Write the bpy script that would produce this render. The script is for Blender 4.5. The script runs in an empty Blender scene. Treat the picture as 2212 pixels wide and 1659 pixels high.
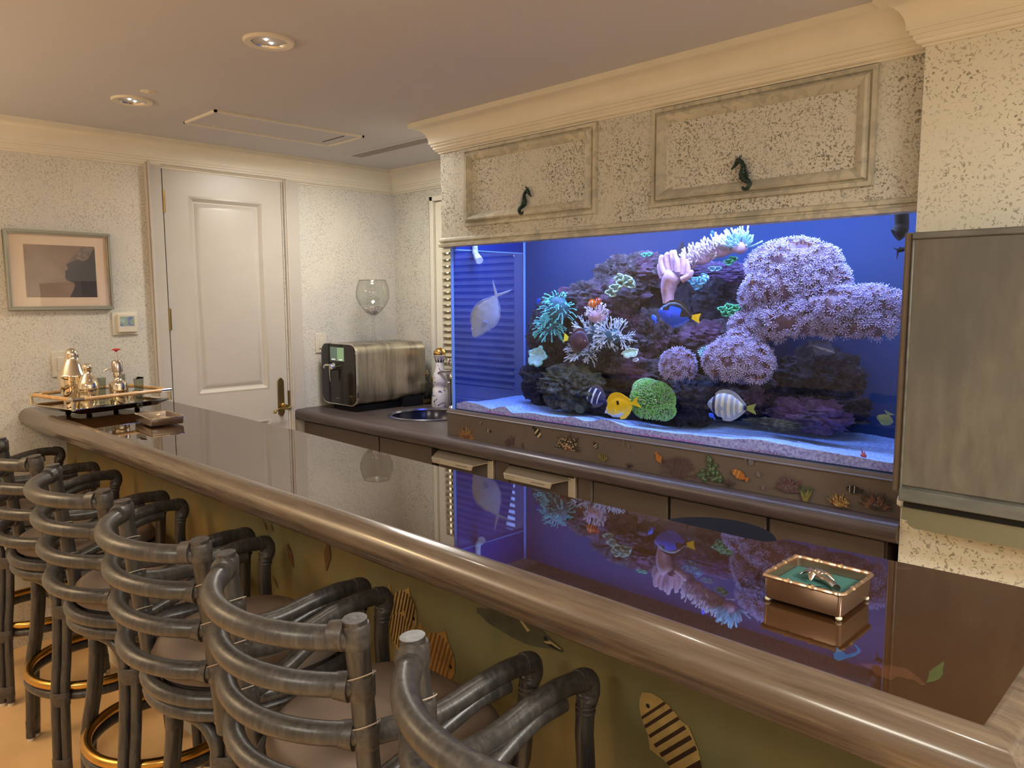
import bpy, bmesh, math, random
from mathutils import Vector, Matrix, noise as mnoise
S = bpy.context.scene
COL = S.collection
PI = math.pi

# ------------------------------------------------------------------ camera
CAM = Vector((0.0, 0.0, 1.539))
RT = Vector((0.71255956, 0.70160148, -0.00377259))
UP = Vector((-0.07513825, 0.08165572, 0.99382422))
FW = Vector((-0.6975766, 0.70787549, -0.11090167))
FPX = 1652.454
cd = bpy.data.cameras.new('camera'); cam = bpy.data.objects.new('camera', cd); COL.objects.link(cam)
cd.sensor_width = 36.0; cd.lens = FPX * 36 / 2212; cd.clip_start = 0.02; cd.clip_end = 50
cam.matrix_world = Matrix(((RT.x, UP.x, -FW.x, CAM.x), (RT.y, UP.y, -FW.y, CAM.y), (RT.z, UP.z, -FW.z, CAM.z), (0, 0, 0, 1)))
S.camera = cam

# ------------------------------------------------------------------ view, world
vs = S.view_settings
vs.view_transform = 'Standard'; vs.look = 'None'; vs.gamma = 1.0; vs.use_curve_mapping = False
vs.exposure = 0.0
cy = S.cycles
cy.use_denoising = True
cy.max_bounces = 8; cy.diffuse_bounces = 4; cy.glossy_bounces = 4; cy.transmission_bounces = 6; cy.transparent_max_bounces = 16
cy.caustics_reflective = False; cy.caustics_refractive = False
cy.sample_clamp_indirect = 3.0; cy.sample_clamp_direct = 0.0
w = bpy.data.worlds.new('World'); S.world = w; w.use_nodes = True
w.node_tree.nodes['Background'].inputs[0].default_value = (1.0, 0.86, 0.66, 1)
w.node_tree.nodes['Background'].inputs[1].default_value = 0.05

ZC = 2.298      # ceiling
BT = 1.07       # bar top
CT = 0.928      # back counter top
XW = -3.859     # door wall
YR = 2.891      # window wall behind the tank

def lamp(name, kind, loc, energy, color, size=0.1, rot=None, size_y=None, spot=None, blend=0.5, target=None, spread=None):
    l = bpy.data.lights.new(name, kind); l.energy = energy; l.color = color
    o = bpy.data.objects.new(name, l); COL.objects.link(o); o.location = loc
    if kind == 'AREA':
        l.size = size
        if size_y: l.shape = 'RECTANGLE'; l.size_y = size_y
        if spread: l.spread = spread
    else:
        l.shadow_soft_size = size
    if kind == 'SPOT': l.spot_size = spot or 1.6; l.spot_blend = blend
    if target is not None:
        o.rotation_euler = (Vector(target) - Vector(loc)).to_track_quat('-Z', 'Y').to_euler()
    elif rot: o.rotation_euler = rot
    return o

WARM = (1.0, 0.62, 0.28)
WARM2 = (1.0, 0.80, 0.56)
NEUT = (1.0, 0.90, 0.76)
# uplighter in the room left of the bar, then unseen area lamps added overhead
lamp('uplighter', 'AREA', (-3.25, -.95, 1.72), 50, (1.0, .80, .58), 0.26, rot=(PI, 0, 0))
lamp('room_light_aisle', 'AREA', (-3.3, -.55, ZC - .03), 13, (1.0, .66, .26), 0.4, rot=(0, 0, 0))
lamp('room_light_aisle', 'AREA', (-1.0, -1.5, ZC - .03), 30, (1.0, .95, .80), 0.6, rot=(0, 0, 0))
lamp('room_light_right', 'AREA', (1.15, 0.9, ZC - .03), 76, (1.0, .98, .90), 0.6, rot=(0, 0, 0))
lamp('room_light_right', 'AREA', (0.9, -0.6, ZC - .03), 30, (1.0, .97, .92), 0.6, rot=(0, 0, 0))
lamp('nook_fill', 'AREA', (-3.10, 2.15, ZC - .02), 15, (1.0, .95, .86), 0.30, rot=(0, 0, 0))  # added to lift the nook corner, no fixture at this spot
# aquarium lamps over the water, just behind the canopy front
TB = (0.28, 0.44, 1.0)
TW = (0.42, 0.56, 1.0)
lamp('aquarium_light', 'AREA', (-1.15, 2.30, 1.93), 11, TW, 0.9, size_y=0.05, rot=(0, 0, 0))
lamp('aquarium_light', 'AREA', (-2.05, 2.30, 1.93), 10, TB, 0.9, size_y=0.05, rot=(0, 0, 0))
lamp('aquarium_light', 'AREA', (-1.60, 2.52, 1.93), 9, TB, 1.7, size_y=0.10, rot=(0, 0, 0))

# ------------------------------------------------------------------ helpers
ROOT = {}
def wloc(o):
    return ROOT.get(o.name, Vector((0, 0, 0)))

class MB:
    """collects shapes in world coordinates and links them as one mesh object"""
    def __init__(s): s.v = []; s.f = []; s.mi = []; s.cur = 0
    def add(s, vs_, fs_):
        n = len(s.v); s.v.extend([tuple(p) for p in vs_]); s.f.extend([tuple(i + n for i in f) for f in fs_]); s.mi.extend([s.cur] * len(fs_)); return s
    def box(s, a, b, rot=None, org=None):
        x0, y0, z0 = a; x1, y1, z1 = b
        P = [Vector(p) for p in ((x0,y0,z0),(x1,y0,z0),(x1,y1,z0),(x0,y1,z0),(x0,y0,z1),(x1,y0,z1),(x1,y1,z1),(x0,y1,z1))]
        if rot is not None:
            o_ = Vector(org) if org is not None else sum(P, Vector()) / 8
            P = [o_ + rot @ (p - o_) for p in P]
        return s.add(P, [(0,3,2,1),(4,5,6,7),(0,1,5,4),(1,2,6,5),(2,3,7,6),(3,0,4,7)])
    def prism(s, poly, axis, a, b):
        """poly: list of 2D points; axis 'x','y','z' = extrusion axis"""
        def P(u, v, w_):
            return {'x': (w_, u, v), 'y': (u, w_, v), 'z': (u, v, w_)}[axis]
        n = len(poly)
        V = [P(u, v, a) for u, v in poly] + [P(u, v, b) for u, v in poly]
        F = [tuple(range(n)), tuple(reversed(range(n, 2 * n)))] + [(i, n + i, n + (i + 1) % n, (i + 1) % n) for i in range(n)]
        return s.add(V, F)
    def rbox(s, a, b, r, axis='z', seg=4):
        """box whose four edges along axis are rounded"""
        ax = {'x': 0, 'y': 1, 'z': 2}[axis]; oth = [i for i in range(3) if i != ax]
        u0, v0 = a[oth[0]], a[oth[1]]; u1, v1 = b[oth[0]], b[oth[1]]
        poly = []
        for cu, cv, st in ((u1 - r, v1 - r, 0), (u0 + r, v1 - r, 1), (u0 + r, v0 + r, 2), (u1 - r, v0 + r, 3)):
            for k in range(seg + 1):
                t = (st + k / seg) * PI / 2; poly.append((cu + r * math.cos(t), cv + r * math.sin(t)))
        return s.prism(poly, axis, a[ax], b[ax])
    def tube(s, pts, r, n=10, caps=True, closed=False, flat=1.0):
        pts = [Vector(p) for p in pts]; m = len(pts)
        rs = r if isinstance(r, (list, tuple)) else [r] * m
        tang = []
        for i in range(m):
            if closed: t = pts[(i + 1) % m] - pts[i - 1]
            elif i == 0: t = pts[1] - pts[0]
            elif i == m - 1: t = pts[-1] - pts[-2]
            else: t = (pts[i + 1] - pts[i]).normalized() + (pts[i] - pts[i - 1]).normalized()
            tang.append(t.normalized() if t.length > 1e-9 else Vector((0, 0, 1)))
        nrm = tang[0].orthogonal().normalized()
        if abs(tang[0].z) < 0.9: nrm = (Vector((0, 0, 1)) - tang[0] * tang[0].z).normalized()
        V = []; 
        for i in range(m):
            nrm = (nrm - tang[i] * nrm.dot(tang[i]))
            nrm = nrm.normalized() if nrm.length > 1e-6 else tang[i].orthogonal().normalized()
            bn = tang[i].cross(nrm)
            for k in range(n):
                a = 2 * PI * k / n
                V.append(pts[i] + (nrm * math.cos(a) * flat + bn * math.sin(a)) * rs[i])
        F = []
        R_ = m if closed else m - 1
        for i in range(R_):
            j = (i + 1) % m
            for k in range(n):
                F.append((i * n + k, i * n + (k + 1) % n, j * n + (k + 1) % n, j * n + k))
        if caps and not closed:
            F.append(tuple(reversed(range(n)))); F.append(tuple(range((m - 1) * n, m * n)))
        return s.add(V, F)
    def lathe(s, prof, c, n=24, axis=(0, 0, 1), capb=True, capt=True, sx=1, sy=1):
        """prof: (radius, height) from bottom to top about point c"""
        ax = Vector(axis).normalized(); u = ax.orthogonal().normalized()
        if abs(ax.z) > .999: u = Vector((1, 0, 0))
        v = ax.cross(u); c = Vector(c); V = []; F = []
        for r, h in prof:
            for k in range(n):
                a = 2 * PI * k / n; V.append(c + ax * h + u * (r * math.cos(a) * sx) + v * (r * math.sin(a) * sy))
        for i in range(len(prof) - 1):
            for k in range(n):
                F.append((i * n + k, i * n + (k + 1) % n, (i + 1) * n + (k + 1) % n, (i + 1) * n + k))
        if capb and prof[0][0] > 1e-5: F.append(tuple(reversed(range(n))))
        if capt and prof[-1][0] > 1e-5: F.append(tuple(range((len(prof) - 1) * n, len(prof) * n)))
        return s.add(V, F)
    def ball(s, c, r, n=12, m=8, rot=None):
        r = Vector((r, r, r)) if not hasattr(r, '__len__') else Vector(r)
        V = []; F = []; c = Vector(c)
        for i in range(m + 1):
            t = PI * i / m
            for k in range(n):
                a = 2 * PI * k / n
                p = Vector((r.x * math.sin(t) * math.cos(a), r.y * math.sin(t) * math.sin(a), -r.z * math.cos(t)))
                if rot is not None: p = rot @ p
                V.append(c + p)
        for i in range(m):
            for k in range(n):
                F.append((i * n + k, i * n + (k + 1) % n, (i + 1) * n + (k + 1) % n, (i + 1) * n + k))
        return s.add(V, F)
    def build(s, name, mat, parent=None, smooth=True, ang=35, bevel=0, seg=2, sub=0):
        me = bpy.data.meshes.new(name)
        off = ROOTP(parent)
        me.from_pydata([(x - off.x, y - off.y, z - off.z) for x, y, z in s.v], [], s.f)
        for p_, i in zip(me.polygons, s.mi): p_.material_index = i
        bm = bmesh.new(); bm.from_mesh(me)
        bmesh.ops.remove_doubles(bm, verts=bm.verts, dist=1e-5)
        bmesh.ops.recalc_face_normals(bm, faces=bm.faces)
        bm.to_mesh(me); bm.free()
        o = bpy.data.objects.new(name, me); COL.objects.link(o)
        mats = mat if isinstance(mat, (list, tuple)) else [mat]
        for m_ in mats: me.materials.append(m_)
        if smooth:
            me.shade_smooth()
            me.set_sharp_from_angle(angle=math.radians(ang))
        if bevel:
            md = o.modifiers.new('bevel', 'BEVEL'); md.width = bevel; md.segments = seg; md.limit_method = 'ANGLE'; md.angle_limit = math.radians(40)
        if sub:
            md = o.modifiers.new('sub', 'SUBSURF'); md.levels = sub; md.render_levels = sub
        if parent is not None:
            o.parent = parent
        ROOT[o.name] = off
        return o

def ROOTP(parent):
    if parent is None: return Vector((0, 0, 0))
    return ROOT.get(parent.name, Vector((0, 0, 0)))

def tag(o, label, cat, group=None):
    o['label'] = label; o['category'] = cat
    if group: o['group'] = group
    return o
def struct(o):
    o['kind'] = 'structure'; return o
def thing(name, label, cat, loc, group=None):
    o = bpy.data.objects.new(name, None); COL.objects.link(o); o.location = loc; o.empty_display_size = 0.1
    ROOT[o.name] = Vector(loc)
    return tag(o, label, cat, group)
def copy_tree(o, parent=None):
    c = o.copy(); COL.objects.link(c)
    if parent is not None: c.parent = parent
    for ch in list(o.children): copy_tree(ch, c)
    return c
def at(px, py, y):
    """world point on the plane Y = y seen at a pixel of the 2212 x 1659 photo"""
    d = FW + RT * ((px - 1106) / FPX) - UP * ((py - 829.5) / FPX)
    return CAM + d * (y / d.y)
def arc(c, r, a0, a1, n, z=0.0, ry=None):
    ry = r if ry is None else ry
    return [Vector((c[0] + r * math.cos(a0 + (a1 - a0) * i / n), c[1] + ry * math.sin(a0 + (a1 - a0) * i / n), z)) for i in range(n + 1)]
def smooth_path(P, n=6):
    P = [Vector(p) for p in P]; out = []
    for i in range(len(P) - 1):
        p0 = P[i - 1] if i else P[0] * 2 - P[1]; p1 = P[i]; p2 = P[i + 1]; p3 = P[i + 2] if i + 2 < len(P) else P[-1] * 2 - P[-2]
        for k in range(n):
            t = k / n
            out.append(0.5 * ((2 * p1) + (p2 - p0) * t + (2 * p0 - 5 * p1 + 4 * p2 - p3) * t * t + (3 * p1 - p0 - 3 * p2 + p3) * t ** 3))
    out.append(P[-1]); return out

# ------------------------------------------------------------------ materials
def lin(c):
    return tuple(((x / 255) / 12.92 if x / 255 <= .04045 else ((x / 255 + .055) / 1.055) ** 2.4) for x in c)
class NT:
    def __init__(s, name):
        s.m = bpy.data.materials.new(name); s.m.use_nodes = True; s.t = s.m.node_tree; s.n = s.t.nodes; s.b = s.n['Principled BSDF']; s.co = None
    def new(s, typ, **kw):
        x = s.n.new(typ)
        for k, v in kw.items():
            if k in x.inputs: x.inputs[k].default_value = v
            else: setattr(x, k, v)
        return x
    def link(s, a, b): s.t.links.new(a, b)
    def coord(s, scale=(1, 1, 1)):
        tc = s.new('ShaderNodeTexCoord'); mp = s.new('ShaderNodeMapping'); mp.inputs['Scale'].default_value = scale
        s.link(tc.outputs['Object'], mp.inputs[0]); return mp.outputs[0]
    def noise(s, vec, scale, detail=3, rough=.5, dist=0.0):
        x = s.new('ShaderNodeTexNoise'); x.inputs['Scale'].default_value = scale; x.inputs['Detail'].default_value = detail
        x.inputs['Roughness'].default_value = rough; x.inputs['Distortion'].default_value = dist
        s.link(vec, x.inputs['Vector']); return x.outputs['Fac']
    def ramp(s, fac, stops, interp='LINEAR'):
        r = s.new('ShaderNodeValToRGB'); r.color_ramp.interpolation = interp
        e = r.color_ramp.elements
        while len(e) < len(stops): e.new(0.5)
        for el, (p, c) in zip(e, stops):
            el.position = p; el.color = (*c, 1) if hasattr(c, '__len__') else (c, c, c, 1)
        s.link(fac, r.inputs[0]); return r.outputs[0]
    def mix(s, fac, a, b, mode='MIX'):
        x = s.new('ShaderNodeMix'); x.data_type = 'RGBA'; x.blend_type = mode
        for sock, v in ((x.inputs[0], fac), (x.inputs[6], a), (x.inputs[7], b)):
            if isinstance(v, (int, float)): sock.default_value = v
            elif isinstance(v, tuple): sock.default_value = (*v, 1)
            else: s.link(v, sock)
        return x.outputs[2]
    def bump(s, h, strength=.3, dist=.01):
        x = s.new('ShaderNodeBump'); x.inputs['Strength'].default_value = strength; x.inputs['Distance'].default_value = dist
        s.link(h, x.inputs['Height']); s.link(x.outputs[0], s.b.inputs['Normal']); return x
    def col(s, c):
        if isinstance(c, tuple): s.b.inputs['Base Color'].default_value = (*c, 1)
        else: s.link(c, s.b.inputs['Base Color'])
def simple(name, c, rough=.5, metal=0.0, spec=.5, var=0.0, vscale=8, bump=0.0, bscale=60, coat=0.0, stretch=(1, 1, 1), sss=0):
    n = NT(name); n.b.inputs['Roughness'].default_value = rough; n.b.inputs['Metallic'].default_value = metal
    n.b.inputs['Specular IOR Level'].default_value = spec; n.b.inputs['Coat Weight'].default_value = coat; n.b.inputs['Coat Roughness'].default_value = .05
    v = n.coord(stretch)
    f = n.noise(v, vscale, 4)
    a = tuple(max(0, x * (1 - var)) for x in c); b = tuple(min(1, x * (1 + var)) for x in c)
    n.col(n.ramp(f, [(.3, a), (.7, b)]))
    if bump: n.bump(n.noise(v, bscale, 3), bump, .004)
    if sss:
        n.b.inputs['Subsurface Weight'].default_value = sss; n.b.inputs['Subsurface Scale'].default_value = .01
    return n.m

def plaster(name, base, patch, speck, amount=.5, scale=52, vein=.55):
    """trowelled plaster with short dark curled pits and cloudy glaze"""
    n = NT(name); v = n.coord()
    cloud = n.noise(v, 2.6, 4, .6)
    c0 = n.ramp(cloud, [(.35, base), (.68, patch)])
    f = n.noise(v, scale, 1.0, .4, .9)
    d = n.noise(v, 6.5, 4, .65)
    # pits: narrow band of the noise kept only where a second noise is high
    band = n.ramp(f, [(.0, 0.), (vein, 0.), (vein + .03, 1.), (1., 1.)])
    keep = n.ramp(d, [(.34, .15), (.58, amount)])
    m = n.new('ShaderNodeMath', operation='MULTIPLY'); n.link(band, m.inputs[0]); n.link(keep, m.inputs[1])
    n.col(n.mix(m.outputs[0], c0, speck))
    n.b.inputs['Roughness'].default_value = .62; n.b.inputs['Specular IOR Level'].default_value = .3
    n.bump(m.outputs[0], -.35, .004)
    return n.m

M = {}
M['plaster_warm'] = plaster('plaster_warm', (.72, .68, .58), (.62, .61, .55), (.24, .22, .17), .8, 150, .57)
M['plaster_pier'] = plaster('plaster_pier', (.74, .71, .59), (.70, .68, .58), (.26, .23, .16), .85, 120, .60)
M['plaster_canopy'] = plaster('plaster_canopy', (.70, .67, .58), (.63, .62, .56), (.19, .18, .14), .95, 160, .56)
M['plaster_cool'] = plaster('plaster_cool', (.74, .69, .60), (.64, .62, .58), (.32, .32, .29), .6, 150, .56)
M['crown'] = simple('crown_paint', (.80, .75, .63), .4, var=.03)
M['ceiling'] = simple('ceiling_paint', (.58, .575, .60), .75, var=.02, vscale=2)
M['door'] = simple('door_paint', (.58, .53, .47), .33, var=.02)
M['floor'] = simple('floor_stone', (.80, .52, .26), .22, var=.10, vscale=3, spec=.5)
M['brass'] = simple('aged_brass', (.50, .34, .10), .28, 1.0, var=.2)
M['brass_dark'] = simple('dark_brass', (.30, .21, .08), .35, .9, var=.2)
M['chrome'] = simple('chrome', (.86, .84, .80), .09, 1.0)
M['silver'] = simple('silver_plate', (.88, .80, .66), .07, 1.0)
M['pewter'] = simple('pewter', (.52, .44, .38), .24, 1.0, var=.1)
M['white'] = simple('white_plastic', (.72, .66, .55), .4)
M['dark'] = simple('dark_void', (.012, .010, .009), .6)
M['black_gloss'] = simple('black_gloss', (.012, .009, .009), .10)

# ------------------------------------------------------------------ room shell
XD0, XD1, ZD = 1.508, 2.139, 2.176       # door opening along y, top
m = MB()
m.box((XW - .14, -3.2, 0), (XW, XD0, ZC)); m.box((XW - .14, XD1, 0), (XW, YR + .14, ZC)); m.box((XW - .14, XD0, ZD), (XW, XD1, ZC))
struct(m.build('wall_left', M['plaster_cool'], smooth=False))
m = MB(); m.box((XW - .14, -3.2, -.1), (2.6, YR + .14, 0)); struct(m.build('floor', M['floor'], smooth=False))
m = MB(); m.box((XW - .14, -3.34, ZC), (2.6, YR + .5, ZC + .1)); struct(m.build('ceiling', M['ceiling'], smooth=False))
WX0, WX1, WZ0, WZ1 = -3.512, -2.75, .95, 2.127
m = MB()
m.box((XW, YR, 0), (WX0, YR + .14, ZC)); m.box((WX1, YR, 0), (2.6, YR + .14, ZC))
m.box((WX0, YR, 0), (WX1, YR + .14, WZ0)); m.box((WX0, YR, WZ1), (WX1, YR + .14, ZC))
struct(m.build('wall_back', M['plaster_warm'], smooth=False))
m = MB(); m.box((-.672, 2.185, 0), (2.6, YR - .001, ZC)); struct(m.build('wall_right', M['plaster_pier'], smooth=False))
m = MB(); m.box((2.6, -3.34, 0), (2.74, 2.9, ZC)); struct(m.build('wall_side', M['plaster_warm'], smooth=False))
m = MB(); m.box((XW - .14, -3.34, 0), (2.6, -3.2, ZC)); struct(m.build('wall_front', M['plaster_warm'], smooth=False))

CROWN = [(0, 2.170), (.007, 2.170), (.007, 2.1755)] + [(.007 + .013 * math.sin(t * PI / 8), 2.1755 + .012 * (1 - math.cos(t * PI / 8))) for t in range(1, 5)] + \
        [(.024, 2.1875), (.024, 2.1985), (.031, 2.1985), (.031, 2.2095), (.037, 2.2095), (.037, 2.214)] + \
        [(.037 + .056 * (1 - math.cos(t * PI / 16)), 2.214 + .062 * math.sin(t * PI / 16)) for t in range(1, 9)] + [(.100, 2.277), (.100, ZC), (0, ZC)]
def sweep(m, path, prof):
    """profile (out, z) carried along a 2D wall line, room on its right hand, mitred corners"""
    n = len(path); rows = []
    for i, p in enumerate(path):
        p = Vector(p)
        ds = []
        if i > 0: ds.append((p - Vector(path[i - 1])).normalized())
        if i < n - 1: ds.append((Vector(path[i + 1]) - p).normalized())
        ns = [Vector((d.y, -d.x)) for d in ds]
        if len(ns) == 1: mv = ns[0]
        else:
            mv = (ns[0] + ns[1]); mv = mv / (1 + ns[0].dot(ns[1]))
        rows.append([(p.x + mv.x * o, p.y + mv.y * o, z) for o, z in prof])
    k = len(prof); V = [q for r in rows for q in r]; F = []
    for i in range(n - 1):
        for j in range(k - 1): F.append((i * k + j, (i + 1) * k + j, (i + 1) * k + j + 1, i * k + j + 1))
    F.append(tuple(range(k))); F.append(tuple(range((n - 1) * k, n * k)))
    m.add(V, F); return m
struct(sweep(MB(), [(XW, -3.2), (XW, YR), (-2.64, YR)], CROWN).build('trim_1', M['crown'], ang=30))
struct(sweep(MB(), [(-.672, 2.2345), (-.672, 2.185), (2.6, 2.185)], CROWN).build('trim_2', M['crown'], ang=30))

# ------------------------------------------------------------------ door
d = bpy.data.objects.new('door_1', None); COL.objects.link(d); d.location = (XW, XD0, 0); ROOT['door_1'] = Vector(d.location); struct(d)
m = MB()
# casing: outer back band, flat board, bead at the door
def strip_y(m, y0, y1, z0, z1, out, x=XW): m.box((x, y0, z0), (x + out, y1, z1))
strip_y(m, 1.450, 1.502, 0, ZD + .045, .014)
strip_y(m, 1.425, 1.434, 0, ZD + .012, .026); strip_y(m, 1.434, 1.444, 0, ZD + .020, .034); strip_y(m, 1.444, 1.451, 0, ZD + .026, .022)
strip_y(m, 2.168, 2.236, 0, ZD + .045, .014)
strip_y(m, 2.146, 2.153, 0, ZD + .006, .020); strip_y(m, 2.153, 2.163, 0, ZD + .010, .027); strip_y(m, 2.163, 2.169, 0, ZD + .012, .018)
strip_y(m, 1.425, 2.236, ZD + .006, 2.212, .012); strip_y(m, 1.502, 2.163, ZD + .006, ZD + .011, .024); strip_y(m, 1.502, 2.163, ZD + .014, ZD + .019, .019)
m.build('door_frame', M['door'], d, bevel=.002)
m = MB()
m.box((XW - .05, XD0 - .001, 0), (XW - .045, XD1 + .001, ZD)); m.build('gap_shade', M['dark'], d, smooth=False)  # black sheet paints the shade in the gap round the leaf
# door leaf: stiles and rails round two sunk raised-field panels
m = MB(); X0, X1 = XW - .04, XW + .002
ya, yb = XD0 + .004, XD1 - .004
P1 = (1.632, 2.028, 1.053, 2.052); P2 = (1.632, 2.028, .28, .890)
m.box((X0, ya, .01), (X1, P1[0], ZD - .004)); m.box((X0, P1[1], .01), (X1, yb, ZD - .004))
m.box((X0, P1[0], P1[3]), (X1, P1[1], ZD - .004)); m.box((X0, P1[0], P2[3]), (X1, P1[1], P1[2])); m.box((X0, P1[0], .01), (X1, P1[1], P2[2]))
for y0, y1, z0, z1 in (P1, P2):
    # moulded frame inside each opening, sinking then rising to the field
    rings = [(0, .000), (.010, .003), (.018, -.004), (.026, -.012), (.032, -.012), (.050, -.003), (.058, -.002)]
    V = []; F = []
    for i, (ins, dep) in enumerate(rings):
        for yy, zz in ((y0 + ins, z0 + ins), (y1 - ins, z0 + ins), (y1 - ins, z1 - ins), (y0 + ins, z1 - ins)): V.append((X1 + dep, yy, zz))
        if i:
            for k in range(4): F.append(((i - 1) * 4 + k, (i - 1) * 4 + (k + 1) % 4, i * 4 + (k + 1) % 4, i * 4 + k))
    n_ = (len(rings) - 1) * 4; F.append((n_, n_ + 1, n_ + 2, n_ + 3)); m.add(V, F)
leaf = m.build('door_leaf', M['door'], d, ang=25)
m = MB()
ep = []; yc, zt, zb, hw = 2.0915, 1.113, .894, .0195
ep = [(yc - hw, zb + .022), (yc - hw * .55, zb + .008), (yc, zb), (yc + hw * .55, zb + .008), (yc + hw, zb + .022), (yc + hw, zt - .022), (yc + hw * .55, zt - .008), (yc, zt), (yc - hw * .55, zt - .008), (yc - hw, zt - .022)]
m.prism(ep, 'x', X1, X1 + .006)
pl = m.build('lock_plate', M['brass_dark'], d, bevel=.002)
m = MB()
m.lathe([(.013, 0), (.013, .01), (.009, .014), (.008, .045)], (X1 + .006, 2.098, .957), 14, axis=(1, 0, 0))
m.tube(smooth_path([(X1 + .047, 2.117, .962), (X1 + .05, 2.122, .952), (X1 + .05, 2.108, .944), (X1 + .05, 2.080, .943), (X1 + .05, 2.052, .945), (X1 + .05, 2.032, .936), (X1 + .048, 2.026, .924)], 5), [.005] * 5 + [.006] * 20 + [.008] * 6, 8)
m.build('door_handle', M['brass'], d)
for zz in (2.014, 1.444, .60):
    m = MB(); m.box((X1 + .001, XD0 - .012, zz - .052), (X1 + .004, XD0 + .012, zz + .052)); m.lathe([(.0055, -.053), (.0055, .053)], (X1 + .006, XD0, zz), 10); m.lathe([(.0035, .053), (.002, .06)], (X1 + .006, XD0, zz), 8)
    m.build('hinge', M['brass_dark'], d)
m = MB(); m.box((X1 - .002, XD1 - .006, .93), (X1 + .004, XD1 + .006, 1.035)); m.build('strike_plate', M['brass_dark'], d)

# ------------------------------------------------------------------ window with louvred shutter
SH = simple('shutter_paint', (.80, .74, .60), .45)
nt = SH.node_tree; tr = nt.nodes.new('ShaderNodeBsdfTranslucent'); tr.inputs[0].default_value = (.9, .84, .66, 1)
mx = nt.nodes.new('ShaderNodeMixShader'); mx.inputs[0].default_value = .45; out = nt.nodes['Material Output']
nt.links.new(nt.nodes['Principled BSDF'].outputs[0], mx.inputs[1]); nt.links.new(tr.outputs[0], mx.inputs[2]); nt.links.new(mx.outputs[0], out.inputs[0])
M['shutter'] = SH
wn = bpy.data.objects.new('window_1', None); COL.objects.link(wn); wn.location = (WX0, YR, WZ0); ROOT['window_1'] = Vector(wn.location); struct(wn)
m = MB()
m.box((WX0, YR - .006, WZ0), (WX0 + .028, YR + .1, WZ1)); m.box((WX0, YR - .006, WZ1 - .028), (WX1, YR + .1, WZ1)); m.box((WX1 - .028, YR - .006, WZ0), (WX1, YR + .1, WZ1)); m.box((WX0, YR - .006, WZ0), (WX1, YR + .1, WZ0 + .028))
m.build('window_frame', M['crown'], wn, bevel=.003)
m = MB(); sx0, sx1 = WX0 + .034, WX1 - .034
m.box((sx0, YR + .01, WZ0 + .03), (sx0 + .058, YR + .04, WZ1 - .034)); m.box((sx1 - .055, YR + .01, WZ0 + .03), (sx1, YR + .04, WZ1 - .034))
m.box((sx0 + .058, YR + .01, WZ1 - .12), (sx1 - .055, YR + .04, WZ1 - .034)); m.box((sx0 + .058, YR + .01, WZ0 + .03), (sx1 - .055, YR + .04, WZ0 + .1))
m.build('shutter_frame', M['crown'], wn, bevel=.003)
m = MB(); z = WZ0 + .125
while z < WZ1 - .13:
    a = math.radians(38); c_, s_ = math.cos(a), math.sin(a); hw_ = .027
    pr = []
    for k in range(10):
        t = 2 * PI * k / 10; u, v = hw_ * math.cos(t), .0045 * math.sin(t); pr.append((YR + .026 + u * s_ * 1.0, z + u * c_ * -1.0 + v * 1.0) if False else (YR + .026 + u * c_ - v * s_, z + u * s_ + v * c_))
    m.prism(pr, 'x', sx0 + .058, sx1 - .055); z += .0372
m.build('louvres', M['shutter'], wn)
m = MB(); m.box((WX0 + .028, YR + .085, WZ0 + .028), (WX1 - .028, YR + .09, WZ1 - .028))
gl = simple('window_glass', (.9, .9, .9), .02); g_ = gl.node_tree; g_.nodes['Principled BSDF'].inputs['Transmission Weight'].default_value = 1
m.build('window_pane', gl, wn, smooth=False)
lamp('shutter_backlight', 'AREA', (-3.15, YR + .75, 1.75), 120, (1.0, .92, .72), .8, target=(-3.15, YR, 1.55))  # lamp added behind the shutter only to brighten the slats

# ------------------------------------------------------------------ ceiling fittings
def downlight(x, y, label):
    t = thing('recessed_downlight', label, 'ceiling light', (x, y, ZC), 'recessed downlights over the bar')
    m = MB(); m.lathe([(.050, -.001), (.052, -.006), (.070, -.008), (.074, -.004), (.0745, 0)], (x, y, ZC), 32, capb=False, capt=False); m.build('trim_ring', M['white'], t)
    m = MB(); m.lathe([(.051, -.005), (.048, .0), (.040, .03), (.028, .055), (.0, .06)], (x, y, ZC), 32, capb=False, capt=False); m.build('reflector', M['reflector'], t)
    for k in ((-.008, .014), (.012, -.013)):
        m = MB(); m.ball((x + k[0] - .004, y + k[1], ZC + .012), (.0085, .0085, .016), 10, 8); m.build('bulb', M['bulb'], t)
    return t
M['reflector'] = simple('reflector', (.62, .60, .58), .22, 1.0)
bu = NT('bulb_glow'); bu.b.inputs['Emission Color'].default_value = (1, .88, .68, 1); bu.b.inputs['Emission Strength'].default_value = 28; M['bulb'] = bu.m
# openings in the ceiling for the cans
downs = [(-2.163, 1.178), (-3.150, 1.138)]
downlight(*downs[0], 'round recessed ceiling downlight, the nearer and larger of the two')
downlight(*downs[1], 'round recessed ceiling downlight farther off, beside the tiny round sensor')
for x, y in downs + [(-1.15, 1.20), (-.15, 1.22)]:
    lamp('downlight_lamp', 'SPOT', (x, y, ZC - .03), 9, NEUT, .03, rot=(0, 0, 0), spot=1.9, blend=.8)
m = MB(); m.lathe([(.010, -.006), (.012, -.003), (.024, -.0035), (.028, -.001), (.028, 0)], (-2.985, 1.137, ZC), 20)
tag(m.build('ceiling_sensor', M['white']), 'tiny round white sensor on the ceiling next to the farther downlight', 'sensor')
t = thing('access_hatch', 'rectangular white framed ceiling hatch with small screws in front of the door', 'ceiling hatch', (-3.2, 1.78, ZC))
m = MB(); hx0, hx1, hy0, hy1 = -3.375, -3.072, 1.425, 2.14
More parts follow.
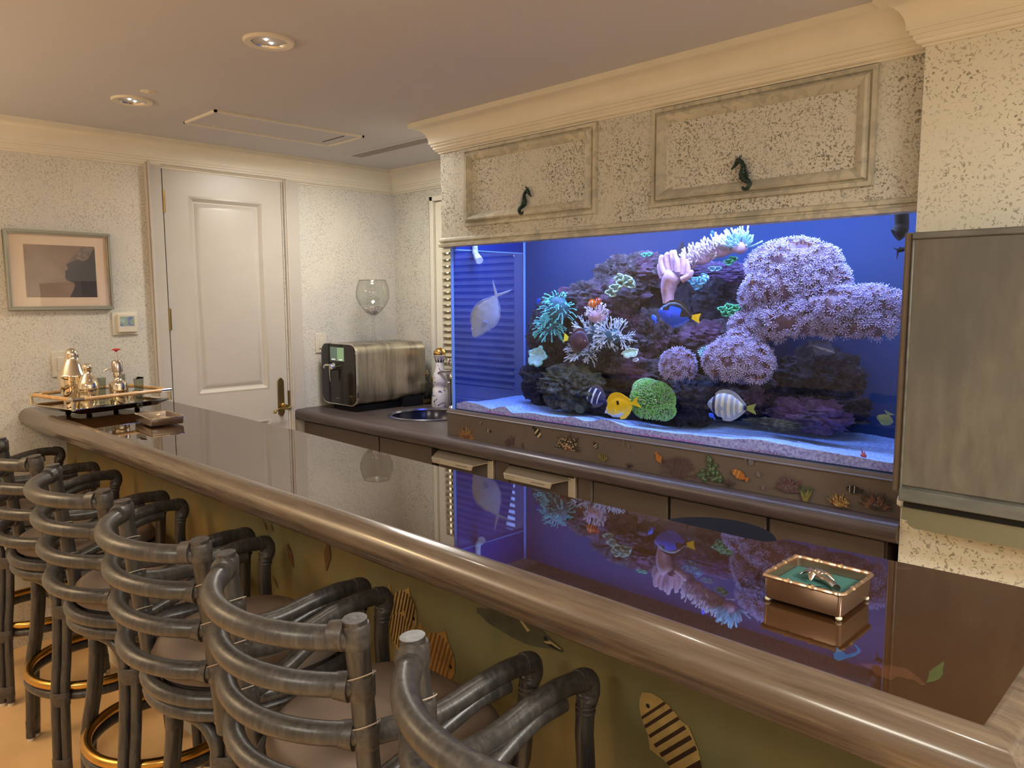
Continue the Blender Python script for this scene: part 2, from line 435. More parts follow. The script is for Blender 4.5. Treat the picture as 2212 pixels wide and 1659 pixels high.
for a, b in (((hx0, hy0), (hx1, hy0 + .010)), ((hx0, hy1 - .010), (hx1, hy1)), ((hx1 - .010, hy0), (hx1, hy1)), ((hx0, hy0), (hx0 + .010, hy1))):
    m.box((*a, ZC - .009), (*b, ZC))
m.build('hatch_frame', M['crown'], t)
m = MB(); m.box((hx0 + .010, hy0 + .010, ZC - .003), (hx1 - .010, hy1 - .010, ZC)); m.build('hatch_panel', M['ceiling'], t)
for x, y in ((hx1 - .03, hy0 + .16), (hx1 - .03, hy1 - .16), (hx0 + .03, hy0 + .12), (hx0 + .03, hy1 - .16)):
    m = MB(); m.lathe([(.006, -.006), (.006, -.002)], (x, y, ZC), 10); m.build('screw', M['white'], t)
m = MB(); m.box((hx0 + .06, hy1 - .075, ZC - .0045), (hx1 - .06, hy1 - .069, ZC - .003)); m.build('slot', M['dark'], t)
t = thing('air_vent', 'long thin grey slot vent in the ceiling beside the aquarium canopy', 'vent', (-3.2, 2.40, ZC))
m = MB(); m.box((-3.56, 2.345, ZC - .004), (-2.65, 2.455, ZC)); m.build('vent_frame', M['ceiling'], t)
m = MB(); m.box((-3.52, 2.370, ZC - .006), (-2.68, 2.430, ZC - .004)); m.build('vent_slot', simple('vent_mesh', (.26, .24, .22), .6), t)

# ------------------------------------------------------------------ the bar
WOOD = NT('pickled_wood'); v = WOOD.coord((1.2, 14, 14)); g1 = WOOD.noise(v, 3.2, 6, .62, .6); c1 = WOOD.ramp(g1, [(.28, (.055, .038, .026)), (.47, (.092, .064, .045)), (.60, (.115, .082, .058)), (.75, (.17, .125, .085))])
v2 = WOOD.coord((2.0, 40, 60)); g2 = WOOD.noise(v2, 2.0, 4, .6); c2 = WOOD.ramp(g2, [(.40, 0.), (.72, .55)])
WOOD.col(WOOD.mix(c2, c1, (.20, .145, .095))); WOOD.b.inputs['Roughness'].default_value = .26; WOOD.b.inputs['Coat Weight'].default_value = .5; WOOD.b.inputs['Coat Roughness'].default_value = .1
M['wood'] = WOOD.m
TOP = NT('varnished_bar_top'); v = TOP.coord((1, 1, 1)); f = TOP.noise(v, 2.2, 4, .55, .4)
TOP.col(TOP.ramp(f, [(.3, (.034, .014, .005)), (.7, (.050, .022, .008))]))
TOP.b.inputs['Roughness'].default_value = .018; TOP.b.inputs['IOR'].default_value = 1.75; TOP.b.inputs['Specular IOR Level'].default_value = .5
TOP.bump(TOP.noise(v, 2.4, 1, .3), .03, .010)
M['bartop'] = TOP.m
MUR = NT('mural_paint'); v = MUR.coord((1, 1, 1)); f = MUR.noise(v, 1.6, 5, .6, .8); g = MUR.noise(v, 3.1, 3, .5)
vs3 = MUR.coord((9, 9, 1.2)); g3 = MUR.noise(vs3, 1.4, 3, .5)
c_ = MUR.ramp(f, [(.30, (.12, .11, .042)), (.50, (.17, .13, .048)), (.64, (.26, .15, .042)), (.78, (.32, .16, .038))])  # orange steps put patches of warm light into the mural's colour
MUR.col(MUR.mix(MUR.ramp(g3, [(.4, 0.), (.75, .55)]), c_, (.17, .16, .075))); MUR.b.inputs['Roughness'].default_value = .55
M['mural'] = MUR.m
M['cream_wall'] = simple('cream_wall', (.74, .66, .47), .5, var=.04, vscale=3)

def bend(x): return -.0135 * max(0.0, -1.0 - x)
bar = thing('bar_counter', 'long wooden bar with a glossy brown mirror-like top and a painted fish front', 'bar', (-2.0, 1.15, 0))
xs = [XW + .002, -3.3, -2.8, -2.3, -1.8, -1.4, -1.0, -.6, -.187]
gy = lambda x: .928 + bend(x)
poly = [(x, gy(x)) for x in xs] + [(-.187, 1.434), (-.30, 1.432), (-.628, 1.412), (-.640, 1.405), (-.650, 1.378), (-.662, 1.364), (-.70, 1.360), (-1.6, 1.362), (-2.0, 1.372), (-2.46, 1.392), (-3.0, 1.40), (XW + .002, 1.40)]
m = MB(); m.prism(poly, 'z', BT - .02, BT); m.build('bar_top', M['bartop'], bar, smooth=False)
# edge rail: bullnose with a shallow groove
nose = [(-.002, BT - .02), (-.002, BT), (.004, BT + .001), (.008, BT)]
for k in range(1, 15):
    a = PI / 2 - PI * k / 15
    r = .041 - (.003 if k in (9, 10) else 0)
    nose.append((.008 + r * math.cos(a), 1.029 + .041 * math.sin(a) * (r / .041)))
nose += [(.008, .988), (-.085, .988), (-.085, BT - .02)]
m = MB(); sweep(m, [(x, gy(x)) for x in xs] + [(-.187, 1.47)], nose); m.build('edge_rail', M['wood'], bar, ang=40)
# front panel with the mural, base board, carcass
py = lambda x: 1.060 + bend(x)
PX1 = -.305
m = MB()
xp = [x for x in xs if x < -.4] + [PX1]
poly = [(x, py(x)) for x in xp] + [(PX1, 1.10), (XW + .002, 1.06)]
m.prism(poly, 'z', .0, .987); panel = m.build('front_panel', M['mural'], bar, smooth=False)
m = MB(); poly = [(x, py(x) - .014) for x in xp] + [(x, py(x) - .001) for x in reversed(xp)]
m.prism(poly, 'z', .0, .165); poly = [(x, py(x) - .009) for x in xp] + [(x, py(x) - .001) for x in reversed(xp)]
m.prism(poly, 'z', .165, .195); m.build('base_board', M['cream_base'] if 'cream_base' in M else M['crown'], bar, smooth=False)
m = MB(); m.box((XW + .004, 1.101, 0), (PX1, 1.30, .975)); m.box((PX1 + .001, 1.0, 0), (-.20, 1.36, .975)); m.build('carcass', M['cream_wall'], bar, smooth=False)

# ------------------------------------------------------------------ back counter
CW = NT('counter_wood'); v = CW.coord((1.2, 9, 9)); g1 = CW.noise(v, 2.6, 5, .6, .5)
CW.col(CW.ramp(g1, [(.3, (.050, .036, .034)), (.55, (.075, .057, .054)), (.75, (.11, .086, .080))])); CW.b.inputs['Roughness'].default_value = .34
M['counter'] = CW.m
M['cab'] = simple('cabinet_paint', (.085, .062, .046), .5, var=.08, vscale=5)
M['ledge'] = simple('ledge_paint', (.115, .088, .074), .5, var=.08, vscale=4)
ct = thing('counter_top', 'mauve brown rounded-edge back counter top running under the aquarium', 'counter top', (-2.2, 2.4, .9))
YF = 2.19
SC = (-3.13, 2.55); SR = .205
def holed(z0, z1, outer, c, r, n=40):
    bm = bmesh.new(); vo = [bm.verts.new((x, y, z1)) for x, y in outer]; eo = [bm.edges.new((vo[i], vo[(i + 1) % len(vo)])) for i in range(len(vo))]
    vi = [bm.verts.new((c[0] + r * math.cos(2 * PI * k / n), c[1] + r * math.sin(2 * PI * k / n), z1)) for k in range(n)]
    ei = [bm.edges.new((vi[i], vi[(i + 1) % n])) for i in range(n)]
    bmesh.ops.triangle_fill(bm, edges=eo + ei, use_beauty=True)
    bm.verts.ensure_lookup_table(); bm.verts.index_update()
    V = [v_.co[:] for v_ in bm.verts]; F = [tuple(q.index for q in f_.verts) for f_ in bm.faces]; bm.free(); return V, F
V, F = holed(0, CT, [(XW + .001, YF), (-.673, YF), (-.673, YR - .001), (XW + .001, YR - .001)], SC, SR)
m = MB(); m.add(V, F)
n = 40
m.add([(SC[0] + SR * math.cos(2 * PI * k / n), SC[1] + SR * math.sin(2 * PI * k / n), z) for z in (CT, CT - .04) for k in range(n)], [(k, (k + 1) % n, n + (k + 1) % n, n + k) for k in range(n)])
pr = [(YF + .0005, CT)] + [(YF - .030 * math.sin(PI * k / 10), CT - .030 + .030 * math.cos(PI * k / 10)) for k in range(1, 11)] + [(YF + .1, CT - .060), (YF + .1, CT - .05)]
V = [(x, y, z) for x in (XW + .001, -.673) for y, z in pr]; k_ = len(pr)
m.add(V, [(i, i + 1, k_ + i + 1, k_ + i) for i in range(k_ - 1)] + [tuple(range(k_)), tuple(range(k_, 2 * k_))])
m.build('top_board', M['counter'], ct, ang=40)
# sink
s = thing('bar_sink', 'round dark blue bar sink with a steel rim set in the back counter', 'sink', (SC[0], SC[1], CT))
m = MB(); m.lathe([(SR + .014, .0006), (SR + .015, .004), (SR + .008, .009), (SR - .004, .007), (SR - .008, -.002)], (*SC, CT), 40, capb=False, capt=False); m.build('rim', simple('sink_rim', (.20, .20, .24), .22, .8), s)
m = MB(); m.lathe([(SR - .004, .002), (SR - .012, -.06), (SR - .05, -.13), (.03, -.15), (0, -.15)], (*SC, CT), 40, capb=False, capt=False); m.build('basin', simple('sink_basin', (.010, .012, .03), .16), s)
m = MB(); m.lathe([(.022, -.149), (.022, -.146), (.0, -.146)], (*SC, CT), 16, capb=False); m.build('drain', M['chrome'], s)

YCB = 2.212
def base_unit(x0, x1, label, split=None):
    t = thing('base_cabinet', label, 'cabinet', ((x0 + x1) / 2, YCB + .3, 0), 'painted base cabinets under the back counter')
    m = MB(); m.box((x0, YCB + .018, .0), (x1, YR - .01, CT - .062)); m.build('cabinet_body', M['cab'], t, smooth=False)
    m = MB(); m.box((x0 + .004, YCB, .10), (x1 - .004, YCB + .017, CT - .070)); m.build('cabinet_door', M['cab'], t, bevel=.002)
    return t
base_unit(XW + .035, -3.115, 'brown painted base cabinet below the drink dispenser')
base_unit(-3.111, -2.70, 'brown painted base cabinet left of the two metal-lipped drawers')
base_unit(-1.757, -1.425, 'brown painted base cabinet just right of the two metal-lipped drawers')
base_unit(-1.421, -1.065, 'brown painted base cabinet behind the black round bin')
base_unit(-1.061, -.715, 'brown painted base cabinet at the right end of the back counter')
M['lip'] = simple('drawer_lip_metal', (.66, .58, .46), .34, .7)
M['lip_dark'] = simple('drawer_mark', (.22, .18, .14), .5)
def drawer(x0, x1, label):
    t = thing('drawer_unit', label, 'drawer appliance', ((x0 + x1) / 2, YCB + .3, 0), 'under-counter drawer units with metal lips')
    m = MB(); m.box((x0, YCB + .012, 0), (x1, YR - .01, CT - .062)); m.build('unit_body', M['cab'], t, smooth=False)
    m = MB(); m.box((x1 - .036, YCB - .008, .1), (x1 - .006, YCB + .012, .854)); m.box((x1 - .005, YCB - .01, .1), (x1, YCB + .012, .860)); m.box((x0, YCB - .004, .868), (x1, YCB + .012, .860)); m.build('steel_edge', M['lip'], t, bevel=.001)
    m = MB(); m.box((x0 + .004, YCB - .002, .1), (x1 - .038, YCB + .012, .850)); m.build('drawer_front', M['cab'], t, bevel=.002)
    # slanted pull: a folded sheet, cut back at its far end
    a = [(x0 + .004, YCB - .004, .853), (x1 - .012, YCB - .004, .853), (x1 - .085, YCB - .050, .829), (x0 + .012, YCB - .050, .829), (x0 + .020, YCB - .052, .809), (x1 - .092, YCB - .052, .809)]
    b = [(x, y + .003, z - .003) for x, y, z in a]
    m = MB(); m.add(a + b, [(0, 1, 2, 3), (3, 2, 5, 4), (6, 9, 8, 7), (9, 10, 11, 8), (0, 6, 7, 1), (1, 7, 8, 2), (2, 8, 11, 5), (5, 11, 10, 4), (4, 10, 9, 3), (3, 9, 6, 0)])
    pu = m.build('drawer_pull', M['lip'], t, ang=20)
    m = MB(); yy = YCB - .0527
    V = []
    for u, w_ in ((0, 0), (.047, 0), (.047, .010), (0, .010)): V.append((x0 + .028 + u, yy, .814 + w_))
    for u, w_ in ((.0015, .0015), (.0455, .0015), (.0455, .0085), (.0015, .0085)): V.append((x0 + .028 + u, yy, .814 + w_))
    m.add(V, [(k, (k + 1) % 4, 4 + (k + 1) % 4, 4 + k) for k in range(4)])
    m.build('printed_mark', M['lip_dark'], pu, smooth=False); m = MB()
    m.box((x1 - .19, yy, .817), (x1 - .118, yy + .001, .8205))
    m.build('printed_mark', M['lip_dark'], pu, smooth=False)
drawer(-2.655, -2.285, 'metal-lipped under-counter drawer, the left one of the pair')
drawer(-2.195, -1.835, 'metal-lipped under-counter drawer, the right one of the pair')
t = thing('filler_panel', 'narrow brown filler panel between the two metal-lipped drawers', 'cabinet panel', (-2.24, YCB + .3, 0)); m = MB(); m.box((-2.281, YCB - .001, 0), (-2.199, YR - .01, CT - .05)); m.build('panel_board', M['cab'], t, bevel=.004)
t = thing('filler_panel', 'narrow brown filler panel right of the second metal-lipped drawer', 'cabinet panel', (-1.795, YCB + .3, 0)); m = MB(); m.box((-1.831, YCB - .001, 0), (-1.759, YR - .01, CT - .05)); m.build('panel_board', M['cab'], t, bevel=.008)
# black round bin behind the bar
t = thing('round_bin', 'black round-lidded bin standing behind the bar', 'bin', (-.99, 1.74, 0))
M['bin'] = simple('bin_black', (.008, .008, .009), .8, spec=.15)
m = MB(); m.lathe([(.13, 0), (.145, .5), (.152, .88), (.155, .905)], (-.99, 1.74, 0), 40); m.build('bin_body', M['bin'], t)
m = MB(); m.lathe([(.155, .905), (.162, .908), (.165, .918), (.161, .927), (.10, .935), (.0, .938)], (-.99, 1.74, 0), 40, capb=False, capt=False); m.build('bin_lid', M['bin'], t)

# ------------------------------------------------------------------ canopy cabinet over the aquarium
CX0, CX1, CYF, CZ0 = -2.637, -.674, 2.235, 1.790
can = thing('canopy_cabinet', 'speckled cream cabinet built to the ceiling over the aquarium', 'cabinet', ((CX0 + CX1) / 2, 2.5, CZ0))
m = MB(); m.box((CX0, CYF, CZ0), (CX1, CYF + .03, ZC - .002)); m.box((CX0, CYF + .03, CZ0), (CX0 + .03, YR - .002, ZC - .002)); m.box((CX0 + .03, CYF + .03, 1.97), (CX1, YR - .002, ZC - .002))
m.build('cabinet_body', M['plaster_canopy'], can, smooth=False)
M['canopy_trim'] = plaster('canopy_trim', (.70, .65, .52), (.42, .40, .33), (.30, .30, .25), .5, 30, .5)
m = MB(); BP = [(0, 1.792), (0, 1.806), (.006, 1.803), (.009, 1.797), (.009, 1.790), (.003, 1.788), (.005, 1.782), (.011, 1.779), (.011, 1.767), (-.012, 1.763), (-.03, 1.765), (-.03, 1.792)]
sweep(m, [(CX0, YR - .01), (CX0, CYF), (CX1, CYF)], BP); m.build('bottom_moulding', M['canopy_trim'], can, ang=30)
m = MB(); sweep(m, [(CX0, YR - .004), (CX0, CYF), (CX1, CYF)], CROWN); m.build('crown_moulding', M['crown'], can, ang=30)
M['seahorse'] = simple('green_patina', (.012, .032, .024), .38, .3, var=.5, vscale=60)
def seahorse(parent, x, z, flip, ang):
    """cast seahorse pull: snout, curved body with ridges, back fin, curled tail"""
    pts = [(-.016, .026), (-.004, .030), (.006, .036), (.013, .030), (.014, .018), (.008, .006), (.004, -.004), (.008, -.014), (.014, -.022), (.013, -.032), (.004, -.036), (-.004, -.032), (-.003, -.026)]
    rad = [.0022, .0045, .0060, .0056, .0056, .0082, .0090, .0075, .0062, .0052, .0045, .0036, .0026]
    P = smooth_path([(p[0], 0, p[1]) for p in pts], 5)
    rr = []
    for i in range(len(P)):
        t = i / 5; a = int(min(t, len(rad) - 1)); b = min(a + 1, len(rad) - 1); f = t - a
        rr.append((rad[a] * (1 - f) + rad[b] * f) * (1 + .10 * math.sin(i * 2.1)))
    ca, sa = math.cos(ang), math.sin(ang); s = 1.28
    def T(p):
        u, v = p[0] * flip * s, p[2] * s
        return (x + u * ca - v * sa, CYF - .022 + p[1] * s, z + u * sa + v * ca)
    m = MB(); m.tube([T(p) for p in P], [r * s for r in rr], 10)
    for k in range(6):   # back fin rays
        a = Vector((.014 - .002 * k * .3, 0, .014 - k * .0045)); b = a + Vector((.010, 0, .004 - k * .0012))
        m.tube([T(a), T(b)], [.0028 * s, .0008 * s], 6)
    for k in range(4): a = Vector((.004 + k * .004, 0, .040)); m.tube([T(a), T(a + Vector((.001 * k, 0, .007)))], [.002 * s, .0006], 6)
    m.tube([T((.010, 0, 0)), T((.010, .022 / 1.28, 0))], .004, 8)
    return m.build('seahorse_pull', M['seahorse'], parent, ang=60)
def canopy_door(x0, x1, z0, z1, px, pz, flip, ang):
    y = CYF - .0005
    rings = [(0, .0), (0, .012), (.012, .013), (.015, .006), (.018, .006), (.022, .019), (.028, .023), (.034, .021), (.046, .012), (.052, .007), (.054, .003)]
    m = MB(); V = []; F = []
    for i, (ins, out) in enumerate(rings):
        for xx, zz in ((x0 + ins, z0 + ins), (x1 - ins, z0 + ins), (x1 - ins, z1 - ins), (x0 + ins, z1 - ins)): V.append((xx, y - out, zz))
        if i:
            for k in range(4): F.append(((i - 1) * 4 + k, (i - 1) * 4 + (k + 1) % 4, i * 4 + (k + 1) % 4, i * 4 + k))
    m.add(V, F); dr = m.build('door', M['canopy_trim'], can, ang=25)
    i_ = .054
    m = MB(); m.box((x0 + i_ - .001, y - .005, z0 + i_ - .001), (x1 - i_ + .001, y + .0, z1 - i_ + .001)); m.build('door_field', M['plaster_canopy'], dr, smooth=False)
    seahorse(dr, px, pz, flip, ang)
canopy_door(-2.478, -1.766, 1.845, 2.166, -2.105, 1.912, -1, -.45)
canopy_door(-1.524, -.800, 1.845, 2.166, -1.190, 1.912, 1, .38)

# ------------------------------------------------------------------ painted ledge under the aquarium
LX0, LX1, LY, LZ = -2.600, -.674, 2.2226, 1.045
led = thing('aquarium_plinth', 'brown plinth under the aquarium painted with corals and little fish', 'plinth', ((LX0 + LX1) / 2, 2.45, CT))
m = MB(); m.box((LX0, LY, CT), (LX1, 2.74, LZ - .012)); m.build('plinth_body', M['ledge'], led, smooth=False)
m = MB()
m.prism([(LY - .004, LZ - .016), (LY - .006, LZ - .012), (LY - .002, LZ - .009), (LY + .002, LZ - .0085), (LY + .003, LZ - .004), (LY + .008, LZ - .0035), (LY + .009, LZ), (LY + .03, LZ), (LY + .03, LZ - .016)], 'x', LX0 - .003, LX1)
m.build('plinth_moulding', M['ledge'], led, ang=20)
# painted figures on the plinth: thin paint, each its own shape
PAINT = {k: simple('paint_' + k, c, .5, var=v_, vscale=90) for k, c, v_ in (
    ('rust', (.15, .055, .025), .3), ('black', (.008, .008, .010), .0), ('white', (.50, .44, .36), .1), ('plum', (.085, .040, .045), .3), ('gold', (.33, .19, .05), .3),
    ('green', (.035, .075, .030), .4), ('olive', (.16, .13, .035), .3), ('orange', (.34, .12, .02), .2), ('cream', (.52, .38, .20), .1), ('grey', (.13, .11, .12), .2), ('sand', (.27, .19, .14), .1), ('dark', (.03, .022, .018), .2), ('tan', (.42, .30, .12), .2))}
class Fig:
    """flat painted figure on a wall plane y = Y (x to the right, z up)"""
    def __init__(s, Y): s.Y = Y; s.k = 0
    def poly(s, m, pts, lift=0.0):
        s.k += 1; y = s.Y - .0008 - lift - s.k * .000012
        m.add([(x, y, z) for x, z in pts], [tuple(range(len(pts)))])
def blade(x, z, a, L, wd, curve=0.0, n=4):
    L_ = []; R_ = []
    for i in range(n + 1):
        t = i / n; aa = a + curve * t; 
        px = x + L * t * math.cos(a + curve * t * .5); pz = z + L * t * math.sin(a + curve * t * .5)
        w_ = wd * (1 - t) ** .6 * .5 + wd * .06
        L_.append((px - math.sin(aa) * w_, pz + math.cos(aa) * w_)); R_.append((px + math.sin(aa) * w_, pz - math.cos(aa) * w_))
    return L_ + R_[::-1]
def quads(m, F, P, lift=0.0):
    """blade outline -> strip of quads so that curved shapes stay clean"""
    n = len(P) // 2; F.k += 1; y = F.Y - .0008 - lift - F.k * .000012
    Lf = P[:n]; Rt = P[n:][::-1]
    m.add([(x, y, z) for x, z in Lf] + [(x, y, z) for x, z in Rt], [(i, i + 1, n + i + 1, n + i) for i in range(n - 1)])
def ellip(cx, cz, rx, rz, a=0.0, n=16):
    return [(cx + rx * math.cos(t) * math.cos(a) - rz * math.sin(t) * math.sin(a), cz + rx * math.cos(t) * math.sin(a) + rz * math.sin(t) * math.cos(a)) for t in [2 * PI * k / n for k in range(n)]]
FL = Fig(LY)
rnd = random.Random(4)
def coral_fan(name, px, pz_, L, n, a0, a1, cols, wd=.004, layers=3, tips=None, curve=.3):
    p = at(px, pz_, LY); ms = [MB() for _ in cols]
    for ly in range(layers):
        for k in range(n):
            a = a0 + (a1 - a0) * (k + rnd.random() * .8) / n; l = L * (1 - .27 * ly) * (.8 + .3 * rnd.random())
            i = ly % len(cols)
            quads(ms[i], FL, blade(p.x + rnd.uniform(-.004, .004), p.z, a, l, wd, rnd.uniform(-curve, curve)))
    par = None
    for m_, c in zip(ms, cols):
        if m_.v: 
            o = m_.build(name, PAINT[c], led if par is None else par, smooth=False); par = par or o
    if tips:
        m_ = MB()
        for k in range(tips[1]):
            a = rnd.uniform(a0, a1); l = L * rnd.uniform(.15, .8); FL.poly(m_, ellip(p.x + l * math.cos(a), p.z + l * math.sin(a), .0022, .0026, 0, 6))
        m_.build('painted_tips', PAINT[tips[0]], par, smooth=False)
    return par
def painted_fish(px, pz_, L, H, a, body, bars, bar_at, name='painted_fish', parent=None, F=None, Y=None, fin=None, p=None, tail=.3):
    F = F or FL; Y = LY if Y is None else Y; p = p or at(px, pz_, Y)
    ca, sa = math.cos(a), math.sin(a)
    T = lambda u, v: (p.x + u * ca - v * sa, p.z + u * sa + v * ca)
    def prof(u): # half height at u in -1..1
        return H * .5 * max(0, 1 - abs(u) ** 2.2) ** .62
    m = MB(); us = [i / 10 for i in range(-10, 11)]
    up = [T(u * L * .5, prof(u)) for u in us]; dn = [T(u * L * .5, -prof(u)) for u in us]
    quads(m, F, up + dn[::-1])
    quads(m, F, [T(-L * .42, .08 * H), T(-L * (.5 + tail * .7), H * .36)] + [T(-L * (.5 + tail * .7), -H * .36), T(-L * .42, -.08 * H)])
    quads(m, F, [T(-L * .3, H * .30), T(0, H * .66), T(L * .25, H * .34)] + [T(L * .25, H * .2), T(0, H * .3), T(-L * .3, H * .15)])
    quads(m, F, [T(-L * .3, -H * .15), T(0, -H * .3), T(L * .2, -H * .2)] + [T(L * .2, -H * .34), T(0, -H * .58), T(-L * .25, -H * .45)])
    o = m.build(name, PAINT[body], parent or led, smooth=False)
    m = MB()
    for u0, u1 in bar_at:
        us = [u0 + (u1 - u0) * i / 3 for i in range(4)]
        quads(m, F, [T(u * L * .5, prof(u) * .98) for u in us] + [T(u * L * .5, -prof(u) * .98) for u in reversed(us)])
    m.build('painted_bars', PAINT[bars], o, smooth=False)
    m = MB(); F.poly(m, ellip(*T(L * .36, H * .06), H * .05, H * .05, 0, 8)); m.build('painted_eye', PAINT['black' if body != 'black' else 'white'], o, smooth=False)
    return o
coral_fan('painted_anemone', 1008, 948, .075, 22, .15, 3.0, ('rust', 'gold', 'rust'), .005, 3)
painted_fish(1007, 927, .022, .020, .1, 'black', 'cream', [(-.35, -.12), (.25, .5)])
painted_fish(1038, 913, .018, .014, 2.9, 'black', 'white', [(-.5, -.25), (.15, .4)])
painted_fish(1055, 930, .026, .022, 3.0, 'black', 'white', [(-.5, -.3), (.1, .36)])
coral_fan('painted_seaweed', 1108, 962, .055, 3, 1.2, 1.9, ('plum',), .006, 2, curve=.2)
coral_fan('painted_coral', 1098, 962, .030, 11, .5, 2.7, ('dark', 'plum'), .004, 2)
m = MB(); p = at(1129, 962, LY); FL.poly(m, ellip(p.x, p.z, .006, .010)); FL.poly(m, ellip(p.x + .004, p.z - .007, .004, .003)); m.build('painted_shell', PAINT['plum'], led, smooth=False)
painted_fish(1162, 935, .045, .030, -.75, 'black', 'cream', [(-.5, -.2), (.35, .75)], tail=.35)
coral_fan('painted_coral', 1228, 972, .072, 30, .05, 3.05, ('dark', 'dark', 'plum', 'rust'), .0045, 4, tips=('cream', 70))
painted_fish(1288, 963, .022, .018, -.9, 'black', 'white', [(-.4, -.1), (.3, .55)])
coral_fan('painted_seaweed', 1304, 996, .040, 12, .4, 2.7, ('olive', 'olive'), .003, 2)
coral_fan('painted_coral', 1361, 1010, .022, 10, .5, 2.7, ('plum', 'dark'), .003, 2)
m = MB()
for q in ((1348, 951, .004), (1349, 958, .0045), (1360, 965, .006), (1369, 973, .004), (1369, 984, .003), (1377, 997, .003), (1624, 998, .010), (1640, 1024, .009), (1650, 1052, .007), (1612, 993, .004), (1630, 1088, .005)):
    p = at(q[0], q[1], LY); pp = ellip(p.x, p.z, q[2], q[2], 0, 12)
    if p.z > CT + .006: FL.poly(m, pp)
m.build('painted_bubbles', PAINT['grey'], led, smooth=False)
painted_fish(1425, 990, .034, .022, -1.0, 'orange', 'gold', [(.3, .42)])
def tree_coral(px, pz_, L, col, depth=4, wd=.004, seed=3, name='painted_fan_coral'):
    r = random.Random(seed); m = MB(); p = at(px, pz_, LY)
    def br(x, z, a, l, w_, d):
        quads(m, FL, blade(x, z, a, l * 1.1, w_, r.uniform(-.3, .3), 3))
        x2, z2 = x + l * math.cos(a), z + l * math.sin(a)
        if d and z2 < LZ - .02:
            for s in (-1, 1): br(x2, z2, a + s * r.uniform(.22, .5), l * r.uniform(.66, .85), w_ * .8, d - 1)
    for a in (.5, .95, 1.35, 1.75, 2.15, 2.65): br(p.x, p.z, a, L, wd, depth)
    return m.build(name, PAINT[col], led, smooth=False)
tree_coral(1466, 1034, .030, 'plum', 3, .0055, 3)
# green brain-like coral: cluster of rings
m = MB(); m2 = MB(); rr = random.Random(8); p = at(1535, 1030, LY)
for k in range(34):
    t = rr.random(); u = rr.uniform(-1, 1) * (1 - t * .75) * .050; zz = p.z - .012 + t * .078
    FL.poly(m, ellip(p.x + u, zz, .0085, .008, 0, 9)); FL.poly(m2, ellip(p.x + u + .001, zz + .001, .0035, .003, 0, 7), .0009)
o = m.build('painted_green_coral', PAINT['green'], led, smooth=False); m2.build('painted_polyps', simple('paint_sage', (.16, .20, .13), .5), o, smooth=False)
coral_fan('painted_coral', 1576, 1050, .030, 12, .3, 2.6, ('dark', 'plum'), .0035, 3)
painted_fish(1598, 1024, .050, .026, 2.75, 'orange', 'cream', [(.02, .1), (.55, .63)])
coral_fan('painted_anemone', 1708, 1062, .056, 20, .2, 3.0, ('plum', 'plum'), .0055, 3, tips=('grey', 26))
coral_fan('painted_seaweed', 1742, 1082, .052, 9, 1.0, 2.1, ('green', 'olive'), .006, 2)
coral_fan('painted_anemone', 1815, 1092, .038, 20, .1, 3.0, ('gold', 'rust', 'gold'), .0045, 3, tips=('tan', 24))
painted_fish(1846, 1056, .040, .022, 3.1, 'black', 'white', [(-.2, -.1), (.45, .56)])
coral_fan('painted_coral', 1895, 1100, .060, 20, .2, 3.0, ('dark', 'rust', 'dark'), .0055, 3, tips=('grey', 18))

# ------------------------------------------------------------------ grey cupboard on the pier
gc = thing('wall_cabinet', 'flat grey washed cabinet hanging on the speckled pier right of the aquarium', 'cabinet', (-.3, 2.15, 1.05))
GW = NT('grey_wash'); v = GW.coord((6, 6, 1.4)); v0 = GW.coord(); f = GW.noise(v, 5, 4, .6, .3); g = GW.noise(v0, 3.4, 3, .5)
GW.col(GW.mix(GW.ramp(g, [(.42, 0.), (.7, .75)]), GW.ramp(f, [(.3, (.115, .10, .080)), (.7, (.165, .148, .118))]), (.085, .090, .085))); GW.b.inputs['Roughness'].default_value = .38
M['greywash'] = GW.m
M['greyrim'] = simple('grey_rim', (.13, .13, .115), .34, var=.25, vscale=9, stretch=(1, 1, 4))
M['brownrim'] = simple('brown_rim', (.13, .095, .065), .25, var=.2, vscale=12, stretch=(4, 4, 1))
M['olive'] = simple('olive_board', (.16, .145, .085), .45, var=.12, vscale=4)
GY = 2.055; k_ = GY / 2.02
gx = -.629 * k_; z1 = 1.539 + (1.694 - 1.539) * k_; z0 = 1.539 + (1.060 - 1.539) * k_
m = MB(); m.box((gx, GY + .012, z0 - .028), (.60, 2.1845, z1)); m.build('cabinet_body', M['greyrim'], gc, smooth=False)
m = MB(); m.box((gx + .006, GY + .006, z0 + .012), (.60, GY + .013, z1 - .017)); m.build('front_panel', M['greywash'], gc, smooth=False)
m = MB(); m.box((gx, GY, z1 - .0165), (.60, GY + .014, z1 + .0005)); m.box((gx, GY, z0 - .030), (.60, GY + .014, z0 + .003)); m.box((gx, GY + .002, z0 - .0), (gx + .0062, GY + .013, z1 - .016)); m.build('rim', M['greyrim'], gc, bevel=.003)
m = MB(); m.lathe([(.0115, -.65), (.0115, .004)], (gx - .010, GY + .020, z1 - .003), 16); o = m.build('edge_strip', M['brownrim'], gc)
m = MB(); m.lathe([(.0, -.012), (.011, -.010), (.014, 0), (.011, .010), (0, .012)], (gx - .004, GY + .05, z0 - .040), 14, axis=(1, 0, 0), sx=1.4); m.build('hinge_cap', M['white'], gc)
m = MB(); m.box((gx + .004, GY + .03, z0 - .052), (.60, 2.18, z0 - .028)); m.build('shadow_gap', M['dark'], gc, smooth=False)  # solid black strip painted as the shade between cabinet and shelf
m = MB(); pr = [(gx + .004, z0 - .050), (gx + .004, z0 - .082), (gx + .018, z0 - .083), (gx + .018, z0 - .088), (gx + .024, z0 - .096), (gx + .036, z0 - .101), (.60, z0 - .104), (.60, z0 - .050)]
